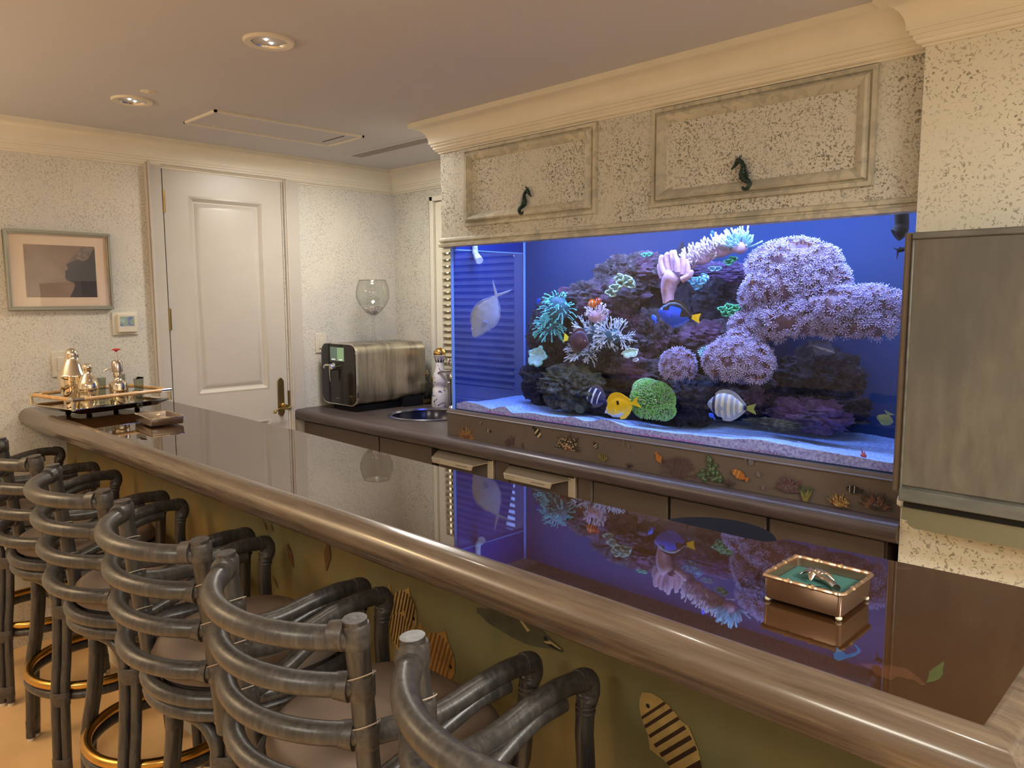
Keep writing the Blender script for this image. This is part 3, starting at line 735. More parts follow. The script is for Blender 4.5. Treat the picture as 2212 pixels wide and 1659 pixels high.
m.prism(pr, 'y', GY + .02, 2.1845); m.build('base_shelf', M['olive'], gc, ang=30)

# ------------------------------------------------------------------ aquarium
TX0, TX1, TY0, TY1, TZ0, TZ1 = -2.585, -.676, 2.240, 2.70, 1.0455, 1.90
def glassmat(name, tint, gloss, rough=.01, dif=0.0, difc=(.3, .45, 1.0)):
    n = NT(name); t = n.t; n.n.remove(n.b)
    out = n.n['Material Output']
    tr = n.new('ShaderNodeBsdfTransparent'); tr.inputs[0].default_value = (*tint, 1)
    gl = n.new('ShaderNodeBsdfGlossy'); gl.inputs['Roughness'].default_value = rough
    lw = n.new('ShaderNodeLayerWeight'); lw.inputs[0].default_value = .5
    pw_ = n.new('ShaderNodeMath', operation='POWER'); pw_.inputs[1].default_value = 4.0; n.link(lw.outputs['Facing'], pw_.inputs[0])
    ma = n.new('ShaderNodeMath', operation='MULTIPLY_ADD'); ma.inputs[1].default_value = .9 * gloss; ma.inputs[2].default_value = .045 * gloss; n.link(pw_.outputs[0], ma.inputs[0])
    mu = n.new('ShaderNodeMath', operation='MINIMUM'); mu.inputs[1].default_value = .95; n.link(ma.outputs[0], mu.inputs[0])
    mx = n.new('ShaderNodeMixShader'); n.link(mu.outputs[0], mx.inputs[0]); n.link(tr.outputs[0], mx.inputs[1]); n.link(gl.outputs[0], mx.inputs[2])
    last = mx
    if dif:
        df = n.new('ShaderNodeBsdfDiffuse'); df.inputs[0].default_value = (*difc, 1)
        m2 = n.new('ShaderNodeMixShader'); m2.inputs[0].default_value = dif; n.link(mx.outputs[0], m2.inputs[1]); n.link(df.outputs[0], m2.inputs[2]); last = m2
    n.link(last.outputs[0], out.inputs[0]); return n.m
M['pane'] = glassmat('aquarium_glass', (.96, .98, 1), .45)
M['pane_side'] = glassmat('aquarium_side_glass', (.4, .5, .9), .9, .03, .30, (.03, .08, .40))
M['pane_edge'] = glassmat('aquarium_glass_edge', (.5, .65, 1), 1.0, .2, .75, (.30, .50, 1.0))  # light blue diffuse stands in for the glow inside the glass edges
M['tank_back'] = simple('aquarium_back_blue', (.008, .032, .125), .8, var=.05, vscale=1.5)
aq = thing('aquarium', 'large glass reef aquarium glowing blue under the canopy cabinet', 'aquarium', ((TX0 + TX1) / 2, 2.47, TZ0))
m = MB(); m.box((TX0, TY0, TZ0), (TX1, TY0 + .012, TZ1)); m.build('front_pane', M['pane'], aq, smooth=False)
m = MB(); m.box((TX0, TY0 + .013, TZ0), (TX0 + .012, TY1, TZ1)); m.build('side_pane', M['pane_side'], aq, smooth=False)
m = MB(); m.box((TX0, TY1, TZ0), (TX1, TY1 + .012, TZ1)); m.build('back_pane', M['tank_back'], aq, smooth=False)
m = MB(); m.box((TX0, TY0 + .013, TZ0 - .0005), (TX1, TY1, TZ0 + .003)); m.build('bottom_pane', M['tank_back'], aq, smooth=False)
m = MB(); m.box((TX0 + .012, TY1 - .012, TZ0), (TX0 + .022, TY1 - .001, TZ1)); m.build('corner_bead', M['pane_edge'], aq, bevel=.003)
m = MB(); m.box((TX0 - .0006, TY0 - .0006, TZ0), (TX0 + .006, TY0 + .0128, TZ1)); m.build('corner_bead', M['pane_edge'], aq, smooth=False)
m = MB(); m.box((TX0 + .0125, TY0 + .015, 1.752), (TX0 + .016, TY1 - .013, 1.756)); m.build('waterline', M['pane_edge'], aq, smooth=False)

# sand bed: a rippled surface banked against the front glass
prof = [(980, 872), (1005, 866), (1030, 872), (1060, 883), (1088, 878), (1108, 892), (1150, 892), (1190, 898), (1215, 901), (1235, 899), (1265, 909), (1310, 906), (1360, 922), (1440, 933), (1560, 945), (1640, 949), (1740, 968), (1830, 983), (1930, 1000), (2000, 1010)]
SF = [at(px, py_, TY0 + .014) for px, py_ in prof]
def sand_front(x):
    for a, b in zip(SF, SF[1:]):
        if a.x <= x <= b.x:
            t = (x - a.x) / (b.x - a.x); t = t * t * (3 - 2 * t); return a.z + (b.z - a.z) * t
    return SF[0].z if x < SF[0].x else SF[-1].z
def sand_z(x, y):
    t = min(1, (y - TY0) / .30)
    back = 1.060 + .010 * math.sin(x * 5.1 + 1) + .006 * math.sin(x * 11 + y * 9)
    z = sand_front(x) * (1 - t) ** 1.3 + back * (1 - (1 - t) ** 1.3)
    return z + .0022 * mnoise.noise(Vector((x * 22, y * 26, 0))) + .0015 * mnoise.noise(Vector((x * 70, y * 70, 3)))
nx, ny = 260, 60; ys = TY0 + .0135; xa = TX0 + .013; xb = TX1 - .002; yb_ = TY1 - .002
m = MB(); V = []; F = []
for j in range(ny + 1):
    y = ys + (yb_ - ys) * (j / ny) ** 1.3
    for i in range(nx + 1):
        x = xa + (xb - xa) * i / nx; V.append((x, y, sand_z(x, y)))
for j in range(ny):
    for i in range(nx): a = j * (nx + 1) + i; F.append((a, a + 1, a + nx + 2, a + nx + 1))
m.add(V, F); n0 = len(m.f)
m.cur = 1
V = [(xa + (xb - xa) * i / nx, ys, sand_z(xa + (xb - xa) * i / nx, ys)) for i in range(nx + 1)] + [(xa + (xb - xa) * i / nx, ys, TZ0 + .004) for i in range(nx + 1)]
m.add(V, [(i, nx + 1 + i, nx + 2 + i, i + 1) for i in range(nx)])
SAND = NT('blue_lit_sand'); v = SAND.coord(); f = SAND.noise(v, 130, 3, .7); SAND.col(SAND.ramp(f, [(.36, (.16, .27, .75)), (.52, (.34, .52, 1.0)), (.7, (.52, .70, 1.0))])); SAND.b.inputs['Roughness'].default_value = .85; SAND.bump(SAND.noise(v, 160, 3), .6, .003)  # white sand painted blue, the tank lamps' tint put into its colour
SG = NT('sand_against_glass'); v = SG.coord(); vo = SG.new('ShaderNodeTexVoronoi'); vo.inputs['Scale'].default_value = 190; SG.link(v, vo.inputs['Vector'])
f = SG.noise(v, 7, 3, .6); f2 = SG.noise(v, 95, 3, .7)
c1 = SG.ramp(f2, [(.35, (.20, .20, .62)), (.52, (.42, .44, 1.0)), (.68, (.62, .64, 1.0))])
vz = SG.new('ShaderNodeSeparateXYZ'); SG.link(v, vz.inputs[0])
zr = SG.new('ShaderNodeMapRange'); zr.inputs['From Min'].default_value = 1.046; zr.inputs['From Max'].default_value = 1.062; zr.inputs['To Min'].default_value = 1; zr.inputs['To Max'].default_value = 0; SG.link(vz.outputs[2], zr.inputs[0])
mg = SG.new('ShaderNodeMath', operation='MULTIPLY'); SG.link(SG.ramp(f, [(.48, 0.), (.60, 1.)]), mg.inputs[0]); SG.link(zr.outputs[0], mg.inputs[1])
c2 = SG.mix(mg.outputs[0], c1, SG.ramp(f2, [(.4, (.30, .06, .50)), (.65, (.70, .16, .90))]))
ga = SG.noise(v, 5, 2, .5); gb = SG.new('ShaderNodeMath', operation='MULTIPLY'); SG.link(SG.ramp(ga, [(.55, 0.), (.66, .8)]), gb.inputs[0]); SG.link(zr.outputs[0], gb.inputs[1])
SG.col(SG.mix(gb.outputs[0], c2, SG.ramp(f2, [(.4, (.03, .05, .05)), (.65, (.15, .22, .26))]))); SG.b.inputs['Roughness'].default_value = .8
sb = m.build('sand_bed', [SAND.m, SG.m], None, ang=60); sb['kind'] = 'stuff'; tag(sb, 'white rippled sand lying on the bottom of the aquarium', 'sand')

# ---- reef rock
def rockmat(name, a, b, c, tint=None):
    n = NT(name); v = n.coord(); f = n.noise(v, 42, 8, .8, .5); g = n.noise(v, 9, 3, .6)
    cc = n.ramp(f, [(.34, a), (.52, b), (.68, c)])
    if tint: cc = n.mix(n.ramp(g, [(.48, 0.), (.62, .75)]), cc, tint)
    n.col(cc); n.b.inputs['Roughness'].default_value = .85; n.bump(n.noise(v, 75, 6, .8), 1.0, .014); return n.m
M['rock'] = rockmat('reef_rock', (.010, .010, .022), (.075, .055, .075), (.34, .27, .31), (.24, .11, .24))
M['rock_dark'] = rockmat('reef_rock_dark', (.005, .006, .018), (.030, .028, .055), (.13, .11, .16))  # dark rock tone that also holds the shade on the dim rocks
M['rock_green'] = rockmat('reef_rock_green', (.010, .014, .02), (.07, .075, .07), (.30, .31, .26), (.14, .17, .10))
M['rock_purple'] = rockmat('reef_rock_purple', (.03, .02, .07), (.12, .08, .20), (.32, .25, .46), (.22, .12, .36))
def blob(m, c, r, seed, amp=.28, sub=4, ridge=True, freq=2.2):
    bm = bmesh.new(); bmesh.ops.create_icosphere(bm, subdivisions=sub, radius=1.0); s = Vector((seed * 3.7, seed * 1.3, seed * 2.1)); c = Vector(c)
    bm.verts.index_update(); V = []
    for v_ in bm.verts:
        p = v_.co.copy(); q = p * freq + s
        d = mnoise.fractal(q, 1.0, 2.1, 5) * amp
        if ridge: d += (abs(mnoise.noise(q * 2.7)) - .25) * amp * .9 + (abs(mnoise.noise(q * 6.1)) - .25) * amp * .5 - max(0, mnoise.noise(q * 9.3) - .15) * amp * .9 + mnoise.noise(q * 17) * amp * .16
        p = p * (1 + d); V.append((c.x + p.x * r[0], c.y + p.y * r[1], c.z + p.z * r[2]))
    m.add(V, [tuple(q.index for q in f_.verts) for f_ in bm.faces]); bm.free()
def psize(px, py_, y, d):
    """metres covered by d pixels at that point"""
    p = at(px, py_, y) - CAM; return d * p.dot(FW) / FPX
def rock(px, py_, y, rx, rz, mat, label, seed, ry=None, sub=5, amp=.30):
    c = at(px, py_, y); s = psize(px, py_, y, 1); k = 1.18
    m = MB(); RX, RZ = rx * s * k, rz * s * 1.05; RY = (ry if ry else min(RX, RZ) * .85)
    RY = min(RY, (TY1 - .01 - c.y) * .82, (c.y - TY0 - .02) * .82) if RY > .02 else RY
    blob(m, c, (RX, RY, RZ), seed, amp, sub)
    m.v = [(x, min(max(yy, TY0 + .02), TY1 - .004), max(z, TZ0 + .006)) for x, yy, z in m.v]
    return tag(m.build('reef_rock', M[mat], None, ang=60), label, 'rock', 'reef rocks in the aquarium')
rock(1298, 650, 2.50, 92, 44, 'rock', 'brown purple pitted reef rock ledge behind the white feathery coral', 1, sub=5)
rock(1375, 590, 2.56, 84, 42, 'rock', 'topmost left reef rock, pale crusted, below the small green patch', 2, sub=5)
rock(1190, 720, 2.52, 44, 70, 'rock_dark', 'dark upright reef rock behind the teal hammer coral', 3)
rock(1335, 735, 2.57, 120, 88, 'rock_dark', 'big dark reef rock in the middle behind the white feathery coral', 4, sub=5)
rock(1232, 838, 2.40, 66, 48, 'rock_green', 'grey green pitted reef rock at the lower left resting on the sand', 5, sub=5)
rock(1165, 822, 2.50, 34, 46, 'rock_dark', 'small dark reef rock under the pale blue disc coral', 6)
rock(1306, 866, 2.46, 62, 30, 'rock_dark', 'low dark reef rock behind the yellow fish', 7)
rock(1395, 806, 2.50, 92, 34, 'rock', 'flat shelf of reef rock below the clam', 8, sub=5)
rock(1462, 690, 2.62, 92, 130, 'rock_dark', 'tall dark reef rock behind the blue fish', 9, sub=5)
rock(1545, 648, 2.62, 84, 60, 'rock_dark', 'dark reef rock behind the small bright green coral', 10)
rock(1540, 590, 2.60, 90, 22, 'rock_purple', 'purple topped reef rock under the row of cream tentacles', 11)
rock(1545, 742, 2.58, 92, 52, 'rock', 'brown reef rock between the two flower-like brown corals', 12)
rock(1495, 862, 2.50, 58, 50, 'rock_dark', 'dark reef rock right of the round green coral', 13)
rock(1618, 838, 2.56, 60, 52, 'rock', 'brown reef rock under the round flower coral', 14)
rock(1702, 838, 2.60, 88, 52, 'rock_dark', 'dim reef rock in the shade of the coral arm', 15)
rock(1772, 812, 2.63, 72, 60, 'rock_dark', 'farthest right dim reef rock under the coral arm', 16)
rock(1748, 898, 2.44, 74, 36, 'rock_purple', 'purple crusted reef rock on the sand at the right', 17, sub=5)
rock(1672, 916, 2.36, 54, 11, 'rock_green', 'low flat greenish stone on the sand beside the purple rock', 18)
rock(1800, 880, 2.60, 60, 40, 'rock_dark', 'shaded reef rock behind the purple crusted rock', 19)
rock(1252, 884, 2.32, 8, 8, 'rock_green', 'small loose stone on the sand before the lower left rock', 20, ry=.012)
rock(1405, 730, 2.55, 52, 60, 'rock', 'mottled reef rock left of and below the blue fish', 21)

# ---- corals
def cmat(name, c, rough=.55, var=.2, vs_=60, sss=.0, bump=.0): return simple(name, c, rough, var=var, vscale=vs_, sss=sss, bump=bump, bscale=90)
M['c_tip'] = cmat('coral_tip', (.66, .66, .96)); M['c_lav'] = cmat('coral_lavender', (.42, .34, .62)); M['c_brown'] = cmat('coral_brown', (.42, .22, .16)); M['c_base'] = cmat('coral_base', (.16, .10, .16))
M['c_teal'] = cmat('coral_teal', (.16, .62, .62)); M['c_tealdark'] = cmat('coral_teal_dark', (.04, .14, .20)); M['c_white'] = cmat('coral_white', (.66, .72, .90)); M['c_ice'] = cmat('coral_ice', (.40, .72, .90))
M['c_green'] = cmat('coral_green', (.10, .60, .32)); M['c_greendark'] = cmat('coral_green_dark', (.03, .20, .14)); M['c_moss'] = cmat('coral_moss', (.26, .62, .16)); M['c_mossdark'] = cmat('coral_moss_dark', (.09, .20, .07))
M['c_pink'] = cmat('coral_pink', (.60, .38, .52)); M['c_blue'] = cmat('coral_blue', (.12, .42, .85)); M['c_sage'] = cmat('coral_sage', (.42, .55, .38)); M['c_sagedark'] = cmat('coral_sage_dark', (.14, .22, .20)); M['c_cream'] = cmat('coral_cream', (.72, .60, .68))
def tendril(m, p, d, L, r, tip=1.4, bend=None, n=5, seg=3):
    bend = bend or Vector((0, 0, 0)); P = []; R = []
    for i in range(seg + 1):
        t = i / seg; P.append(p + d * (L * t) + bend * (L * t * t)); R.append(r * (1 - .25 * t) if i < seg else r * tip)
    q = P[-1] + (P[-1] - P[-2]).normalized() * r * .9; P.append(q); R.append(r * .35)
    m.tube(P, R, n)
def surf_points(c, r, n, rnd_, up=-.6, back=.35):
    out = []
    while len(out) < n:
        d = Vector((rnd_.gauss(0, 1), rnd_.gauss(0, 1), rnd_.gauss(0, 1))).normalized()
        if d.y > back or d.z < up: continue
        out.append((Vector((c.x + d.x * r[0], c.y + d.y * r[1], c.z + d.z * r[2])), Vector((d.x / r[0], d.y / r[1], d.z / r[2])).normalized()))
    return out
def lump(px, py_, y, rx, rz, ry=None):
    c = at(px, py_, y); s = psize(px, py_, y, 1); return c, (rx * s * 1.12, ry or min(rx, rz) * s * .8, rz * s)
def coral(label, cat, name='coral'):
    return tag_later(label, cat, name)
def pulse_coral(label, lumps, dens, size, seed, under=True):
    """soft coral built of many small flower-like polyps on fleshy lumps"""
    r_ = random.Random(seed); base = MB(); pol = MB(); brn = MB()
    for L_ in lumps:
        c, r = lump(*L_); blob(base, c, [q * .93 for q in r], seed + L_[0], .20, 3, False)
        n = int(dens * (r[0] * r[2]) * 1e4)
        for p, d in surf_points(c, r, n, r_, -.75, .45):
            out = (d + Vector((0, -.15, .25))).normalized(); s = size * r_.uniform(.75, 1.25)
            c0 = p + out * s * .5
            u = out.orthogonal().normalized(); w_ = out.cross(u); k = r_.choice((6, 7, 8)); a0 = r_.random() * 6.28
            brn.tube([p - out * s * .6, c0], [s * .22, s * .26], 4)
            for i in range(k):
                a = a0 + 6.283 * i / k; dd = (u * math.cos(a) + w_ * math.sin(a))
                e1_ = c0 + dd * s * .45 + out * s * .45; e2_ = c0 + dd * s * r_.uniform(.75, 1.05) + out * s * r_.uniform(.55, 1.0)
                pol.cur = 0; pol.tube([c0, e1_, e2_], [s * .09, s * .085, s * .07], 3); pol.cur = 1; pol.ball(e2_, s * .13, 4, 2); pol.cur = 0
    t = thing('flower_coral', label, 'coral', lump(*lumps[0])[0], 'brown and lilac flower corals')
    base.build('coral_base', M['c_base'], t, ang=80); brn.build('polyp_stalks', M['c_brown'], t, ang=80); pol.build('polyps', [M['c_lav'], M['c_tip']], t, ang=80)
    return t
pulse_coral('huge lilac flower coral dome at the upper right of the aquarium', [(1712, 575, 2.46, 88, 52), (1690, 620, 2.44, 72, 48), (1760, 612, 2.46, 62, 52), (1650, 640, 2.46, 42, 40)], 3.6, .0112, 1)
pulse_coral('long arm of lilac brown flower coral reaching to the right edge', [(1640, 706, 2.44, 56, 34), (1720, 690, 2.42, 84, 40), (1800, 668, 2.42, 86, 42), (1880, 664, 2.44, 62, 40), (1850, 700, 2.42, 70, 34)], 3.6, .0115, 2)
pulse_coral('round brown flower coral ball below the coral arm', [(1594, 782, 2.38, 66, 46), (1600, 752, 2.40, 44, 32)], 3.6, .0112, 3)
pulse_coral('small round flower coral left of the brown ball', [(1464, 790, 2.38, 32, 32)], 4.0, .0100, 4)
def tuft(name, label, parts, mats, seed, L, r, n, tip=1.3, droop=0.0, branch=0, spread=1.0, grp=None, upb=.2, lo=-.7):
    r_ = random.Random(seed); base = MB(); ten = MB()
    for L_ in parts:
        c, rr = lump(*L_); blob(base, c, [q * .9 for q in rr], seed, .12, 3, False)
        for p, d in surf_points(c, rr, n, r_, lo, .4):
            d = (d + Vector((0, -.1, upb))).normalized(); l = L * r_.uniform(.6, 1.25)
            b = Vector((r_.uniform(-.35, .35), r_.uniform(-.2, .2), -droop + r_.uniform(-.25, .25))) * spread
            tendril(ten, p, d, l, r * r_.uniform(.8, 1.2), tip, b)
            for q in range(branch):
                t = r_.uniform(.3, .8); pp = p + d * (l * t) + b * (l * t * t); d2 = (d + Vector((r_.uniform(-1, 1), r_.uniform(-.5, .5), r_.uniform(-1, 1))) * .8).normalized()
                tendril(ten, pp, d2, l * .42, r * .75, tip, n=4, seg=2)
    t = thing(name, label, 'coral', lump(*parts[0])[0], grp)
    base.build('coral_base', M[mats[1]], t, ang=80); ten.build('tentacles', M[mats[0]], t, ang=80); return t
tuft('hammer_coral', 'teal hammer coral with curling tentacles high on the left of the reef', [(1205, 668, 2.40, 26, 30), (1186, 706, 2.40, 20, 20)], ('c_teal', 'c_tealdark'), 11, .030, .0022, 95, 1.5, .5)
tuft('feather_coral', 'large white feathery branching coral in the middle left of the reef', [(1285, 722, 2.42, 38, 22), (1322, 726, 2.42, 26, 18), (1262, 762, 2.42, 20, 12)], ('c_white', 'c_tealdark'), 12, .040, .0021, 60, 1.1, .25, 3)
tuft('fan_coral', 'pale pink leather coral fan under the two clownfish', [(1289, 684, 2.40, 22, 16)], ('c_cream', 'c_pink'), 13, .020, .0032, 34, 1.0, -.2, 1, lo=.0)
tuft('tentacle_coral', 'row of cream finger tentacles along the top of the reef', [(1512, 560, 2.46, 28, 14), (1548, 545, 2.46, 30, 14), (1490, 574, 2.46, 16, 10), (1576, 538, 2.46, 16, 12)], ('c_cream', 'c_pink'), 14, .028, .0030, 60, 1.25, -.3, lo=-.1)
tuft('anemone', 'blue green tipped anemone at the very top of the reef', [(1598, 534, 2.44, 18, 16)], ('c_ice', 'c_pink'), 15, .034, .0026, 70, 1.3, -.2, lo=-.1)
tuft('button_coral', 'small pale blue tufted coral right of the white tang striped stone', [(1526, 762, 2.42, 10, 10)], ('c_ice', 'c_tealdark'), 16, .012, .0018, 40, 1.2, 0)
bpy.data.objects[-1] if False else None
# stubby finger leather coral (pink)
t = thing('finger_coral', 'pale pink leather coral shaped like a hand above the blue fish', 'coral', at(1447, 640, 2.40))
m = MB()
P_ = lambda x, y_, yy=2.40: at(x, y_, yy)
m.tube(smooth_path([P_(1444, 655), P_(1443, 630), P_(1448, 606), P_(1458, 590)], 4), [.020, .021, .022, .023, .026, .028, .030, .031, .033, .034, .034, .032, .028], 12)
fin = [((1436, 592), (1429, 575), (1428, 560), (1431, 551)), ((1445, 588), (1440, 565), (1440, 552), (1444, 546)), ((1456, 586), (1453, 562), (1450, 550), (1453, 541)), ((1464, 588), (1463, 565), (1458, 552), (1457, 540)), ((1472, 592), (1476, 570), (1476, 558), (1475, 548)), ((1480, 600), (1486, 585), (1484, 570), (1481, 560)), ((1474, 604), (1486, 598), (1492, 592), (1494, 583)), ((1432, 600), (1427, 588), (1425, 578), (1424, 570))]
for k, f_ in enumerate(fin):
    yy = 2.385 + .010 * (k % 3); pp = smooth_path([P_(*q, yy) for q in f_], 3); m.tube(pp, [.0125 - .0045 * i / (len(pp) - 1) for i in range(len(pp) - 1)] + [.005], 8)
m.build('coral_body', M['c_pink'], t, ang=80)
def folded(name, label, pts, yy, R, mat, mat2, seed, n=9):
    """leaf-like coral with thick wavy folds"""
    r_ = random.Random(seed); t = thing(name, label, 'coral', at(*pts[0], yy)); m = MB(); b = MB()
    for k, (x, y_) in enumerate(pts):
        c = at(x, y_, yy + .006 * (k % 2)); P = []
        for i in range(n * 2):
            a = 6.283 * i / (n * 2); rr = R * (1 + .22 * math.sin(a * 3 + k) + .08 * math.sin(a * 7)); P.append(c + Vector((rr * math.cos(a), -.006 * math.cos(a * 4) - .004, rr * math.sin(a) * .62)))
        m.tube(P, R * .17, 6, closed=True)
        b.ball(c + Vector((0, .006, 0)), (R * .95, R * .35, R * .6), 12, 8)
    b.build('coral_base', M[mat2], t, ang=80); m.build('folds', M[mat], t, ang=80); return t
folded('leather_coral', 'folded sage green leather coral near the top left of the reef', [(1330, 622), (1343, 612), (1356, 604), (1340, 601), (1362, 614), (1322, 632)], 2.42, .022, 'c_sage', 'c_sagedark', 1)
folded('mushroom_coral', 'fluffy sky blue coral beside the pink hand-shaped coral', [(1498, 606), (1507, 618), (1516, 608), (1521, 600)], 2.42, .018, 'c_blue', 'c_ice', 2)
folded('brain_coral', 'bright green wrinkled coral left of the coral arm', [(1562, 668), (1576, 662), (1590, 666), (1570, 678), (1584, 676), (1600, 662)], 2.44, .015, 'c_green', 'c_greendark', 3)
folded('green_patch_coral', 'small bright green coral patch on the purple topped rock', [(1575, 566), (1584, 560)], 2.46, .015, 'c_green', 'c_greendark', 4)
folded('crust_coral', 'small faint green crust coral on the topmost left rock', [(1393, 550), (1404, 549)], 2.52, .011, 'c_green', 'c_greendark', 5)
folded('blue_crust_coral', 'thin light blue crust coral beneath the row of tentacles', [(1540, 580), (1552, 580)], 2.46, .012, 'c_ice', 'c_blue', 6)
# disc corals
def disc(name, label, px, py_, yy, R, mat, mat2, seed, tilt=.5, sq=.8):
    c = at(px, py_, yy); t = thing(name, label, 'coral', c); m = MB(); n = 48; rings = 10; V = []; F = []
    for j in range(rings + 1):
        q = j / rings
        for i in range(n):
            a = 6.283 * i / n; rr = R * q * (1 + q * (.13 * math.sin(a * 5 + seed) + .07 * math.sin(a * 9 + seed * 2))); dep = -.012 * q * q + .002 * math.sin(a * 16) * q + .0015 * mnoise.noise(Vector((rr * 300 * math.cos(a), rr * 300 * math.sin(a), seed)))
            V.append(c + Vector((rr * math.cos(a), -.5 * R * tilt * q * math.sin(a) * -1 + dep, rr * math.sin(a) * sq)))
    for j in range(rings):
        for i in range(n): F.append((j * n + i, j * n + (i + 1) % n, (j + 1) * n + (i + 1) % n, (j + 1) * n + i))
    m.add(V, F); o = m.build('disc', M[mat], t, ang=80); md = o.modifiers.new('thick', 'SOLIDIFY'); md.thickness = .004
    m = MB(); m.tube([V[(rings) * n + i] for i in range(n)], .0022, 6, closed=True); m.build('rim', M[mat2], t, ang=80)
    m = MB(); m.tube([c + Vector((0, .06, -.01)), c + Vector((0, .004, 0))], [.010, .014], 8); m.build('stem', M['c_base'], t, ang=80)
    return t
disc('plate_coral', 'pale blue ruffled plate coral at the far left of the reef', 1164, 770, 2.40, .049, 'c_ice', 'c_teal', 1)
disc('clam', 'speckled cream and blue clam on the rock shelf', 1365, 762, 2.42, .034, 'c_sage', 'c_white', 4, .9, .5)
disc('small_clam', 'tiny lilac disc just under the clam', 1377, 777, 2.42, .011, 'c_lav', 'c_white', 7, .9, .5)
# green mossy mound
r_ = random.Random(21); t = thing('star_coral', 'round fuzzy green coral mound standing on the sand', 'coral', at(1410, 905, 2.36))
lm = [(1410, 862, 2.37, 44, 36), (1412, 884, 2.36, 44, 22), (1398, 842, 2.39, 28, 20)]; b = MB(); m = MB(); m2 = MB()
for L_ in lm:
    c, rr = lump(*L_); blob(b, c, [q * .96 for q in rr], 5, .12, 4, False)
    for p, d in surf_points(c, rr, 1500, r_, -.8, .4): tendril(m if r_.random() < .65 else m2, p, (d + Vector((r_.uniform(-.5, .5), r_.uniform(-.5, .5), r_.uniform(-.3, .6)))).normalized(), .0095, .0013, 1.5, n=3, seg=1)
b.build('coral_base', M['c_mossdark'], t, ang=80); m.build('polyps', M['c_moss'], t, ang=80); m2.build('pale_polyps', M['c_sage'], t, ang=80)

